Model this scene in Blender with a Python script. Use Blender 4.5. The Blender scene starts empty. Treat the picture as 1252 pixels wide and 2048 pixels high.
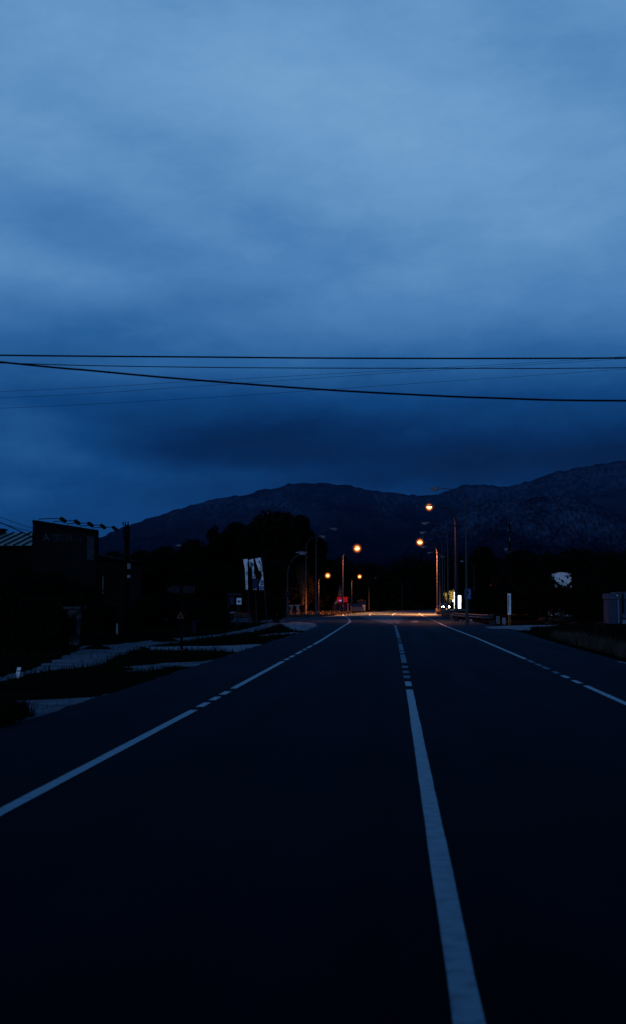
import bpy, bmesh, math, random
from mathutils import Vector, Matrix, noise
rnd = random.Random(7)
SC = bpy.context.scene
COL = SC.collection
PI = math.pi

# ------------------------------------------------------------------ camera
FPX, CX, CY, EYE = 2844.0, 626.0, 1024.0, 1.69       # focal length in photo pixels, image centre, eye height
TH = math.atan(180.0 / FPX)
PS = math.atan(162.0 / FPX * math.cos(TH))
FW = Vector((-math.sin(PS) * math.cos(TH), math.cos(PS) * math.cos(TH), math.sin(TH)))
RT = Vector((math.cos(PS), math.sin(PS), 0))
UP = RT.cross(FW)

def ray(x, y):
    return FW + RT * ((x - CX) / FPX) - UP * ((y - CY) / FPX)

def G(x, y, z=0.0):                    # where the sight line of a photo point meets the ground
    r = ray(x, y)
    t = (z - EYE) / r.z
    return Vector((r.x * t, r.y * t, z))

def A(x, y, d):                        # point of that sight line at distance d down the road
    r = ray(x, y)
    t = d / r.y
    return Vector((r.x * t, d, EYE + r.z * t))

cam = bpy.data.cameras.new('camera')
co = bpy.data.objects.new('camera', cam)
COL.objects.link(co)
co.location = (0, 0, EYE)
co.rotation_euler = (PI / 2 + TH, 0, PS)
cam.sensor_fit = 'VERTICAL'
cam.sensor_height = 36.0
cam.lens = 36.0 * FPX / 2048.0
cam.clip_end = 40000
cam.clip_start = 0.1
cam.dof.use_dof = True
cam.dof.focus_distance = 90
cam.dof.aperture_fstop = 2.8
SC.camera = co

SC.view_settings.view_transform = 'Standard'
SC.view_settings.look = 'None'
SC.view_settings.exposure = 0
SC.view_settings.gamma = 1
SC.cycles.use_denoising = True
SC.cycles.max_bounces = 4
SC.cycles.transparent_max_bounces = 12
SC.cycles.sample_clamp_indirect = 2.0

# ------------------------------------------------------------------ materials
def lin(r, g, b):
    f = lambda c: (c / 255 / 12.92) if c / 255 <= .04045 else ((c / 255 + .055) / 1.055) ** 2.4
    return (f(r), f(g), f(b), 1)

def nn(nt, t, **kw):
    n = nt.nodes.new(t)
    for k, v in kw.items():
        setattr(n, k, v)
    return n

def mat(name, c1, c2=None, scale=4.0, rough=.8, spec=.3, metal=0.0, bump=0.0, detail=6.0, lo=.35, hi=.65, emit=None, es=0.0, bscale=None):
    m = bpy.data.materials.new(name)
    m.use_nodes = True
    nt = m.node_tree
    b = nt.nodes['Principled BSDF']
    b.inputs['Roughness'].default_value = rough
    b.inputs['Specular IOR Level'].default_value = spec
    b.inputs['Metallic'].default_value = metal
    c1 = tuple(c1)[:3] + (1,)
    c2 = tuple(c2)[:3] + (1,) if c2 else tuple(min(1, v * .6) for v in c1[:3]) + (1,)
    tc = nn(nt, 'ShaderNodeTexCoord')
    no = nn(nt, 'ShaderNodeTexNoise')
    no.inputs['Scale'].default_value = scale
    no.inputs['Detail'].default_value = detail
    no.inputs['Roughness'].default_value = .6
    nt.links.new(tc.outputs['Object'], no.inputs['Vector'])
    rp = nn(nt, 'ShaderNodeValToRGB')
    rp.color_ramp.elements[0].position = lo
    rp.color_ramp.elements[1].position = hi
    rp.color_ramp.elements[0].color = c2
    rp.color_ramp.elements[1].color = c1
    nt.links.new(no.outputs['Fac'], rp.inputs['Fac'])
    nt.links.new(rp.outputs['Color'], b.inputs['Base Color'])
    if bump:
        bp = nn(nt, 'ShaderNodeBump')
        bp.inputs['Strength'].default_value = bump
        bp.inputs['Distance'].default_value = .05
        src = no
        if bscale:
            src = nn(nt, 'ShaderNodeTexNoise')
            src.inputs['Scale'].default_value = bscale
            src.inputs['Detail'].default_value = 4
            nt.links.new(tc.outputs['Object'], src.inputs['Vector'])
        nt.links.new(src.outputs['Fac'], bp.inputs['Height'])
        nt.links.new(bp.outputs['Normal'], b.inputs['Normal'])
    if emit:
        b.inputs['Emission Color'].default_value = tuple(emit)[:3] + (1,)
        b.inputs['Emission Strength'].default_value = es
        m.cycles.emission_sampling = 'NONE'
    return m

def matte(m, gloss, rough, tint=(.45, .72, 1, 1)):
    nt = m.node_tree
    b = nt.nodes['Principled BSDF']
    out = nt.nodes['Material Output']
    df = nn(nt, 'ShaderNodeBsdfDiffuse')
    gl = nn(nt, 'ShaderNodeBsdfGlossy')
    gl.inputs['Roughness'].default_value = rough
    gl.inputs['Color'].default_value = tint
    nt.links.new(b.inputs['Base Color'].links[0].from_socket, df.inputs['Color'])
    if b.inputs['Normal'].links:
        for q in (df, gl):
            nt.links.new(b.inputs['Normal'].links[0].from_socket, q.inputs['Normal'])
    fr = nn(nt, 'ShaderNodeFresnel')
    fr.inputs['IOR'].default_value = 1.35
    mu = nn(nt, 'ShaderNodeMath', operation='MULTIPLY')
    mu.inputs[1].default_value = gloss
    nt.links.new(fr.outputs[0], mu.inputs[0])
    mx = nn(nt, 'ShaderNodeMixShader')
    nt.links.new(mu.outputs[0], mx.inputs[0])
    nt.links.new(df.outputs[0], mx.inputs[1])
    nt.links.new(gl.outputs[0], mx.inputs[2])
    nt.links.new(mx.outputs[0], out.inputs['Surface'])
    nt.nodes.remove(b)
    return m

def mat_asphalt():
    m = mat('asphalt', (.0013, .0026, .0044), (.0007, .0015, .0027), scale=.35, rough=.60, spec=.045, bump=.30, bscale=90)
    nt = m.node_tree
    b = nt.nodes['Principled BSDF']
    base = b.inputs['Base Color'].links[0].from_socket
    tc = nn(nt, 'ShaderNodeTexCoord')
    mp = nn(nt, 'ShaderNodeMapping')
    mp.inputs['Scale'].default_value = (1.3, .05, 1)          # wheel tracks and streaks run along the road
    b.inputs['Specular Tint'].default_value = (.35, .65, 1, 1)
    st = nn(nt, 'ShaderNodeTexNoise')
    st.inputs['Scale'].default_value = 1.0
    st.inputs['Detail'].default_value = 5
    nt.links.new(tc.outputs['Object'], mp.inputs['Vector'])
    nt.links.new(mp.outputs['Vector'], st.inputs['Vector'])
    rp = nn(nt, 'ShaderNodeMapRange')
    rp.inputs['From Min'].default_value = .3
    rp.inputs['From Max'].default_value = .7
    rp.inputs['To Min'].default_value = .5
    rp.inputs['To Max'].default_value = 1.5
    nt.links.new(st.outputs['Fac'], rp.inputs['Value'])
    gr = nn(nt, 'ShaderNodeTexNoise')
    gr.inputs['Scale'].default_value = 45
    gr.inputs['Detail'].default_value = 3
    nt.links.new(tc.outputs['Object'], gr.inputs['Vector'])
    rg = nn(nt, 'ShaderNodeMapRange')
    rg.inputs['From Min'].default_value = .3
    rg.inputs['From Max'].default_value = .7
    rg.inputs['To Min'].default_value = .6
    rg.inputs['To Max'].default_value = 1.4
    nt.links.new(gr.outputs['Fac'], rg.inputs['Value'])
    mu = nn(nt, 'ShaderNodeMath', operation='MULTIPLY')
    nt.links.new(rp.outputs[0], mu.inputs[0])
    nt.links.new(rg.outputs[0], mu.inputs[1])
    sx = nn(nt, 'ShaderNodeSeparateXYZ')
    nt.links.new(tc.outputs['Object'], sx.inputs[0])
    fr = nn(nt, 'ShaderNodeMapRange')                         # paler with distance: near gloom and far lamp pool put into the colour
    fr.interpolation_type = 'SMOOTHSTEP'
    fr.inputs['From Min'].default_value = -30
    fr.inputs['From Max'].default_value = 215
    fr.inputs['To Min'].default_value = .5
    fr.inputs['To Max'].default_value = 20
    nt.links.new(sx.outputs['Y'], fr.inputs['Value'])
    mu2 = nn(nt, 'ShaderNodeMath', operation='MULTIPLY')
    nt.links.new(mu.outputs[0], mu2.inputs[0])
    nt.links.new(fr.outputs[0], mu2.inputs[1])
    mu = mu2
    vm = nn(nt, 'ShaderNodeVectorMath', operation='SCALE')
    nt.links.new(base, vm.inputs[0])
    nt.links.new(mu.outputs[0], vm.inputs['Scale'])
    nt.links.new(vm.outputs['Vector'], b.inputs['Base Color'])
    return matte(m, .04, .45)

M = {}
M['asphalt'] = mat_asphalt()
M['paint'] = matte(mat('road_paint', (.138, .240, .310), (.062, .115, .160), scale=7, rough=.5, spec=.3, lo=.33, hi=.55, detail=10), .42, .4, (.7, .9, 1, 1))
M['paint_worn'] = matte(mat('road_paint_worn', (.15, .24, .31), (.02, .032, .045), scale=4, rough=.55, spec=.3, lo=.36, hi=.66, detail=9), .2, .4)
M['gravel'] = mat('pale_gravel', (.17, .225, .275), (.050, .066, .084), scale=1.1, rough=.95, spec=.05, lo=.36, hi=.68, bump=.15, bscale=14, detail=10)
M['concrete'] = mat('concrete', (.22, .29, .35), (.10, .13, .16), scale=1.1, rough=.9, spec=.15, bump=.4, bscale=9, detail=9)
M['soil'] = mat('dark_soil', (.006, .0065, .0045), (.0025, .003, .0025), scale=.6, rough=1, spec=.0, bump=.4, bscale=6)
M['grass'] = mat('grass_blades', (.0065, .0085, .0030), (.0025, .0034, .0014), scale=.5, rough=.9, spec=.05)
M['dry_grass'] = mat('dry_grass_blades', (.066, .056, .048), (.014, .012, .010), scale=1.2, rough=.95, spec=.05)
M['leaf'] = mat('dark_leaves', (.0050, .0062, .0034), (.0016, .0020, .0012), scale=.7, rough=.9, spec=.06)
M['leaf_olive'] = mat('olive_leaves', (.016, .017, .010), (.006, .006, .004), scale=.7, rough=.9, spec=.06)
M['leaf_lit'] = mat('lamplit_leaves', (.30, .26, .10), (.09, .08, .04), scale=.9, rough=.8, spec=.1)  # leaf copy coloured bright yellow as if lit by the totems
M['bark'] = mat('bark', (.03, .022, .016), (.010, .008, .006), scale=6, rough=1, spec=.05, bump=.6)
M['palm_bark'] = mat('palm_bark', (.07, .045, .03), (.014, .010, .008), scale=5, rough=1, spec=.05, bump=.8)
def mat_slope(name, dark, mid, pale, s1, s2, z0, z1, stretch, lo, hi):  # slope colours carry painted-in blue aerial perspective
    m = mat(name, mid, dark, scale=s1, rough=1, spec=0, detail=12)
    nt = m.node_tree
    b = nt.nodes['Principled BSDF']
    tc = nn(nt, 'ShaderNodeTexCoord')
    mp = nn(nt, 'ShaderNodeMapping')
    mp.inputs['Scale'].default_value = (1, stretch, stretch)     # gullies run down the slope
    nt.links.new(tc.outputs['Object'], mp.inputs['Vector'])
    res = []
    for sc_, dt in ((s1, 5), (s2, 9)):
        n = nn(nt, 'ShaderNodeTexNoise')
        n.inputs['Scale'].default_value = sc_
        n.inputs['Detail'].default_value = dt
        n.inputs['Roughness'].default_value = .62
        nt.links.new(mp.outputs['Vector'], n.inputs['Vector'])
        res.append(n.outputs['Fac'])
    sx = nn(nt, 'ShaderNodeSeparateXYZ')
    nt.links.new(tc.outputs['Object'], sx.inputs[0])
    zr = nn(nt, 'ShaderNodeMapRange')
    zr.inputs['From Min'].default_value = z0
    zr.inputs['From Max'].default_value = z1
    zr.inputs['To Min'].default_value = -.16
    zr.inputs['To Max'].default_value = .05
    nt.links.new(sx.outputs['Z'], zr.inputs['Value'])
    def M2(op, a, b_):
        n = nn(nt, 'ShaderNodeMath', operation=op)
        for i_, v in enumerate((a, b_)):
            if isinstance(v, float): n.inputs[i_].default_value = v
            else: nt.links.new(v, n.inputs[i_])
        return n.outputs[0]
    v = M2('ADD', M2('ADD', M2('MULTIPLY', res[0], .42), M2('MULTIPLY', res[1], .58)), zr.outputs[0])
    rp = nn(nt, 'ShaderNodeValToRGB')
    e = rp.color_ramp.elements
    e[0].position = lo; e[0].color = dark + (1,)
    e[1].position = hi; e[1].color = pale + (1,)
    k = e.new((lo + hi) / 2); k.color = mid + (1,)
    nt.links.new(v, rp.inputs['Fac'])
    zg = nn(nt, 'ShaderNodeMapRange')                 # scrub darkens the foot; aerial perspective painted in pales the top
    zg.inputs['From Min'].default_value = z0 + .25 * (z1 - z0)
    zg.inputs['From Max'].default_value = z1 * 1.05
    zg.inputs['To Min'].default_value = .42
    zg.inputs['To Max'].default_value = 1.0
    nt.links.new(sx.outputs['Z'], zg.inputs['Value'])
    sv = nn(nt, 'ShaderNodeVectorMath', operation='SCALE')
    nt.links.new(rp.outputs['Color'], sv.inputs[0])
    nt.links.new(zg.outputs[0], sv.inputs['Scale'])
    nt.links.new(sv.outputs['Vector'], b.inputs['Base Color'])
    return m
M['mountain'] = mat_slope('mountain_scrub_and_rock', (.012, .031, .068), (.016, .040, .086), (.038, .080, .152), .004, .060, 0, 420, .40, .36, .68)
M['rock'] = mat_slope('limestone_hillside', (.0035, .009, .023), (.011, .025, .055), (.041, .078, .142), .022, .22, 0, 110, .40, .38, .66)
M['galv'] = mat('galvanised_steel', (.030, .035, .045), (.022, .026, .034), scale=3, rough=.6, spec=.25)
M['galv_dark'] = mat('weathered_steel', (.022, .022, .025), (.012, .012, .014), scale=3, rough=.7, spec=.15)
M['head'] = mat('lamp_head_shell', (.13, .135, .15), (.09, .095, .105), scale=3, rough=.5, spec=.4)
M['galv_lit'] = mat('lamplit_post_steel', (.013, .017, .036), (.011, .015, .032), scale=1.5, rough=.7, spec=.1)  # steel copy for lit posts, lamp light toned down in its colour
M['dull_rock'] = mat('dull_rock', (.020, .018, .018), (.008, .007, .007), scale=6, rough=1, spec=.03)
M['lens_off'] = mat('unlit_lamp_lens', (.24, .27, .30), (.15, .17, .20), scale=8, rough=.3, spec=.5)
M['wire'] = mat('black_cable', (.003, .003, .0035), (.0015, .0015, .002), scale=6, rough=.9, spec=.03)
M['black'] = mat('black_painted_metal', (.004, .004, .0045), (.002, .002, .0025), scale=4, rough=.8, spec=.04)
M['board_dark'] = mat('dark_green_board', (.0035, .0065, .0055), (.0018, .0032, .003), scale=1.2, rough=.8, spec=.05)
M['letter'] = mat('faded_white_letters', (.050, .060, .075), (.012, .014, .018), scale=5, rough=.7, detail=8)
M['letter_a'] = mat('bright_white_letter', (.11, .13, .15), (.05, .06, .07), scale=5, rough=.6)
M['poster'] = mat('speckled_poster', (.045, .050, .065), (.004, .0045, .006), scale=3.5, rough=.7, lo=.44, hi=.60, detail=9)
M['roof_green'] = mat('green_metal_roof', (.03, .15, .14), (.018, .095, .09), scale=.6, rough=.5, spec=.5)
M['wall_brown'] = mat('brown_render_wall', (.0075, .0055, .0045), (.004, .003, .0028), scale=1.2, rough=.95, spec=.04)
M['wall_dark'] = mat('dark_wall', (.004, .004, .005), (.0025, .0025, .003), scale=.8, rough=.95, spec=.04)
M['stone'] = mat('rubble_stone', (.060, .064, .075), (.006, .0065, .008), scale=5, rough=.95, spec=.05, lo=.42, hi=.62, bump=.8, detail=8)
M['white'] = mat('white_paint', (.78, .79, .80), (.55, .56, .58), scale=2.5, rough=.6)
M['white_dirty'] = mat('weathered_white', (.17, .185, .21), (.07, .08, .09), scale=3, rough=.7, detail=8)
M['flag'] = mat('white_banner_cloth', (.80, .80, .84), (.52, .53, .60), scale=1.6, rough=.9, spec=.05)
M['flag_print'] = mat('black_banner_print', (.004, .004, .005), (.002, .002, .003), scale=3, rough=.9, spec=.02)
M['flag_blue'] = mat('grey_blue_banner_print', (.16, .24, .40), (.10, .15, .28), scale=3, rough=.9, spec=.05)
M['navy'] = mat('navy_panel', (.010, .028, .070), (.007, .018, .050), scale=2, rough=.7, spec=.1)
M['sign_blue'] = mat('blue_sign_face', (.010, .060, .22), (.007, .040, .16), scale=2, rough=.4)
M['sign_cyan'] = mat('pale_sign_face', (.55, .72, .80), (.45, .60, .70), scale=2, rough=.5)
M['sign_grey'] = mat('grey_sign_back', (.010, .012, .020), (.006, .007, .012), scale=2, rough=.7, spec=.1)
M['symbol'] = mat('sign_symbol_pale', (.16, .26, .42), (.10, .18, .30), scale=4, rough=.5)
M['red_sign'] = mat('red_sign_border', (.11, .0025, .004), (.07, .002, .003), scale=4, rough=.5)
M['red_box'] = mat('red_lightbox', (.5, .01, .01), (.4, .01, .01), scale=2, rough=.4, emit=(.60, .004, .006), es=.45)
M['purple_box'] = mat('purple_lightbox', (.2, .02, .1), (.15, .02, .1), scale=2, rough=.4, emit=(.085, .012, .06), es=1.0)
M['purple_plate'] = mat('purple_plate', (.10, .03, .12), (.07, .02, .09), scale=3, rough=.6)
M['white_neon'] = mat('white_lit_letters', (.8, .8, .8), (.7, .7, .7), scale=2, emit=(.6, .45, .75), es=.7)
M['cream'] = mat('cream_plaster', (.52, .46, .36), (.34, .30, .24), scale=3, rough=.8)
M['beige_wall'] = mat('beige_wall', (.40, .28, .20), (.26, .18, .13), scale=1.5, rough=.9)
M['blue_wall'] = mat('blue_grey_wall', (.045, .07, .13), (.03, .05, .10), scale=1, rough=.8)
M['shed'] = mat('blue_grey_cladding', (.017, .033, .072), (.011, .021, .050), scale=.9, rough=.7)
M['shed_light'] = mat('pale_blue_trim', (.10, .16, .24), (.07, .11, .18), scale=2, rough=.6)
M['shed_top'] = mat('grey_blue_fascia', (.030, .048, .085), (.021, .034, .062), scale=3, rough=.7)
M['rust'] = mat('rusty_sheet', (.05, .012, .004), (.016, .004, .002), scale=1.5, rough=.95, spec=.05)
M['orange'] = mat('orange_plastic', (.34, .12, .02), (.20, .07, .012), scale=3, rough=.6)
M['red_dull'] = mat('dull_red_paint', (.035, .0045, .005), (.015, .002, .002), scale=5, rough=.8)
M['wood'] = mat('weathered_pole_wood', (.0045, .004, .0035), (.002, .0018, .0018), scale=4, rough=1, spec=.05, bump=.5)
M['lit_white'] = mat('lit_white_panel', (.8, .8, .8), (.8, .8, .8), emit=(1.0, .93, .78), es=3.0)
M['lit_yellow'] = mat('lit_yellow_edge', (.8, .5, .05), (.8, .5, .05), emit=(1.0, .55, .06), es=1.1)
M['headlight'] = mat('headlight_on', (.8, .8, .8), (.8, .8, .8), emit=(1.0, .92, .80), es=45)
M['foglight'] = mat('foglight_on', (.8, .6, .4), (.8, .6, .4), emit=(1.0, .60, .34), es=2.2)
M['car_paint'] = mat('grey_car_paint', (.08, .09, .11), (.06, .07, .09), scale=1, rough=.3, spec=.6)
M['glass'] = mat('dark_glass', (.02, .025, .035), (.015, .02, .03), scale=1, rough=.08, spec=.8)
M['rubber'] = mat('tyre_rubber', (.008, .008, .008), (.005, .005, .005), scale=5, rough=.9)
M['plate'] = mat('number_plate', (.6, .6, .6), (.5, .5, .5), scale=3, rough=.5)
SOD = (1.0, .24, .06)
M['lens_on'] = mat('lit_sodium_lens', (.8, .5, .2), (.8, .5, .2), emit=(1.0, .45, .11), es=9)
M['lens_on_dim'] = mat('lit_sodium_lens_small', (.8, .5, .2), (.8, .5, .2), emit=(1.0, .45, .11), es=9)

def mat_halo(name, strength):  # emissive volume imitating camera bloom round a lit lamp
    m = bpy.data.materials.new(name)
    m.use_nodes = True
    nt = m.node_tree
    nt.nodes.remove(nt.nodes['Principled BSDF'])
    out = nt.nodes['Material Output']
    tc = nn(nt, 'ShaderNodeTexCoord')
    ln = nn(nt, 'ShaderNodeVectorMath', operation='LENGTH')
    nt.links.new(tc.outputs['Object'], ln.inputs[0])
    mr = nn(nt, 'ShaderNodeMapRange')
    mr.inputs['From Min'].default_value = 0
    mr.inputs['From Max'].default_value = 1.0
    mr.inputs['To Min'].default_value = 1
    mr.inputs['To Max'].default_value = 0
    nt.links.new(ln.outputs['Value'], mr.inputs['Value'])
    pw = nn(nt, 'ShaderNodeMath', operation='POWER')
    pw.inputs[1].default_value = 4.0
    nt.links.new(mr.outputs[0], pw.inputs[0])
    mu = nn(nt, 'ShaderNodeMath', operation='MULTIPLY')
    mu.inputs[1].default_value = strength
    nt.links.new(pw.outputs[0], mu.inputs[0])
    em = nn(nt, 'ShaderNodeEmission')
    rp = nn(nt, 'ShaderNodeValToRGB')
    e = rp.color_ramp.elements
    e[0].position = .10
    e[0].color = (1.0, .09, .002, 1)
    e[1].position = .82
    e[1].color = (1.0, .60, .24, 1)
    k = e.new(.48)
    k.color = (1.0, .25, .03, 1)
    nt.links.new(mr.outputs[0], rp.inputs['Fac'])
    nt.links.new(rp.outputs['Color'], em.inputs['Color'])
    nt.links.new(mu.outputs[0], em.inputs['Strength'])
    nt.links.new(em.outputs[0], out.inputs['Volume'])
    return m
M['halo'] = mat_halo('lamp_bloom_halo', 9.0)

# ------------------------------------------------------------------ mesh helpers
class MB:
    def __init__(s):
        s.v, s.f = [], []
    def add(s, vs, fs):
        n = len(s.v)
        s.v.extend([tuple(p) for p in vs])
        s.f.extend([tuple(i + n for i in f) for f in fs])
        return s
    def box(s, x0, x1, y0, y1, z0, z1):
        vs = [(x0, y0, z0), (x1, y0, z0), (x1, y1, z0), (x0, y1, z0), (x0, y0, z1), (x1, y0, z1), (x1, y1, z1), (x0, y1, z1)]
        return s.add(vs, [(0, 3, 2, 1), (4, 5, 6, 7), (0, 1, 5, 4), (1, 2, 6, 5), (2, 3, 7, 6), (3, 0, 4, 7)])
    def obox(s, c, ux, uy, uz):               # oriented box: centre and three half-vectors
        c, ux, uy, uz = Vector(c), Vector(ux), Vector(uy), Vector(uz)
        vs = [c + ux * i + uy * j + uz * k for k in (-1, 1) for (i, j) in ((-1, -1), (1, -1), (1, 1), (-1, 1))]
        return s.add(vs, [(0, 3, 2, 1), (4, 5, 6, 7), (0, 1, 5, 4), (1, 2, 6, 5), (2, 3, 7, 6), (3, 0, 4, 7)])
    def tube(s, pts, rad, n=8, caps=True):
        pts = [Vector(p) for p in pts]
        if not hasattr(rad, '__len__'):
            rad = [rad] * len(pts)
        vs, fs = [], []
        for i, p in enumerate(pts):
            t = (pts[min(i + 1, len(pts) - 1)] - pts[max(i - 1, 0)]).normalized()
            a = Vector((0, 0, 1)) if abs(t.z) < .9 else Vector((1, 0, 0))
            u = t.cross(a).normalized()
            w = t.cross(u)
            for k in range(n):
                an = 2 * PI * k / n
                vs.append(p + (u * math.cos(an) + w * math.sin(an)) * rad[i])
        for i in range(len(pts) - 1):
            for k in range(n):
                fs.append((i * n + k, i * n + (k + 1) % n, (i + 1) * n + (k + 1) % n, (i + 1) * n + k))
        if caps:
            fs.append(tuple(range(n - 1, -1, -1)))
            fs.append(tuple((len(pts) - 1) * n + k for k in range(n)))
        return s.add(vs, fs)
    def lathe(s, prof, n=16, c=(0, 0, 0)):
        vs, fs = [], []
        for r, z in prof:
            for k in range(n):
                an = 2 * PI * k / n
                vs.append((c[0] + r * math.cos(an), c[1] + r * math.sin(an), c[2] + z))
        for i in range(len(prof) - 1):
            for k in range(n):
                fs.append((i * n + k, i * n + (k + 1) % n, (i + 1) * n + (k + 1) % n, (i + 1) * n + k))
        fs.append(tuple(range(n - 1, -1, -1)))
        fs.append(tuple((len(prof) - 1) * n + k for k in range(n)))
        return s.add(vs, fs)
    def ell(s, c, rx, ry, rz, nu=14, nv=8, zlo=-1.0, zhi=1.0):
        vs, fs = [], []
        for j in range(nv + 1):
            z = zlo + (zhi - zlo) * j / nv
            q = math.sqrt(max(0.0, 1 - z * z))
            q = max(q, .02)
            for i in range(nu):
                an = 2 * PI * i / nu
                vs.append((c[0] + rx * q * math.cos(an), c[1] + ry * q * math.sin(an), c[2] + rz * z))
        for j in range(nv):
            for i in range(nu):
                fs.append((j * nu + i, j * nu + (i + 1) % nu, (j + 1) * nu + (i + 1) % nu, (j + 1) * nu + i))
        fs.append(tuple(range(nu - 1, -1, -1)))
        fs.append(tuple(nv * nu + k for k in range(nu)))
        return s.add(vs, fs)
    def prism(s, poly, y0, y1):               # outline in x,z pushed along y
        n = len(poly)
        vs = [(x, y0, z) for x, z in poly] + [(x, y1, z) for x, z in poly]
        fs = [tuple(range(n)), tuple(range(2 * n - 1, n - 1, -1))]
        fs += [(i, i + n, (i + 1) % n + n, (i + 1) % n) for i in range(n)]
        return s.add(vs, fs)
    def build(s, name, m, parent=None, smooth=False, bevel=0):
        me = bpy.data.meshes.new(name)
        me.from_pydata(s.v, [], s.f)
        me.materials.append(m)
        if smooth:
            me.polygons.foreach_set('use_smooth', [True] * len(me.polygons))
        bm = bmesh.new()
        bm.from_mesh(me)
        bmesh.ops.recalc_face_normals(bm, faces=bm.faces)
        bm.to_mesh(me)
        bm.free()
        me.update()
        o = bpy.data.objects.new(name, me)
        COL.objects.link(o)
        if parent:
            o.parent = parent
        if bevel:
            b = o.modifiers.new('bevel', 'BEVEL')
            b.width = bevel
            b.segments = 2
            b.limit_method = 'ANGLE'
        return o

def tag(o, label=None, cat=None, group=None, kind=None):
    if label: o['label'] = label
    if cat: o['category'] = cat
    if group: o['group'] = group
    if kind: o['kind'] = kind
    return o

def thing(name, label, cat, loc=(0, 0, 0), rz=0.0, group=None, scale=1.0):
    o = bpy.data.objects.new(name, None)
    COL.objects.link(o)
    o.location = loc
    o.rotation_euler = (0, 0, rz)
    o.scale = (scale, scale, scale)
    o.empty_display_size = .3
    return tag(o, label, cat, group)

def copy_tree(o, parent=None):
    c = o.copy()
    COL.objects.link(c)
    if parent: c.parent = parent
    for ch in list(o.children):
        copy_tree(ch, c)
    return c

def put(o, loc, rz=0.0, scale=1.0, label=None, group=None):
    o.location = loc
    o.rotation_euler = (0, 0, rz)
    o.scale = (scale, scale, scale) if not hasattr(scale, '__len__') else scale
    if label: o['label'] = label
    if group: o['group'] = group
    return o

def text_mb(s, size, extr=.0):
    cu = bpy.data.curves.new('t', 'FONT')
    cu.body = s
    cu.size = size
    cu.align_x = 'CENTER'
    cu.extrude = extr
    cu.resolution_u = 3
    o = bpy.data.objects.new('t', cu)
    COL.objects.link(o)
    dg = bpy.context.evaluated_depsgraph_get()
    me = bpy.data.meshes.new_from_object(o.evaluated_get(dg))
    mb = MB()
    mb.add([(v.co.x, -v.co.z, v.co.y) for v in me.vertices], [tuple(p.vertices) for p in me.polygons])
    bpy.data.objects.remove(o)
    bpy.data.curves.remove(cu)
    bpy.data.meshes.remove(me)
    return mb

def xf(mb, fn):
    mb.v = [tuple(fn(Vector(p))) for p in mb.v]
    return mb

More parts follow.
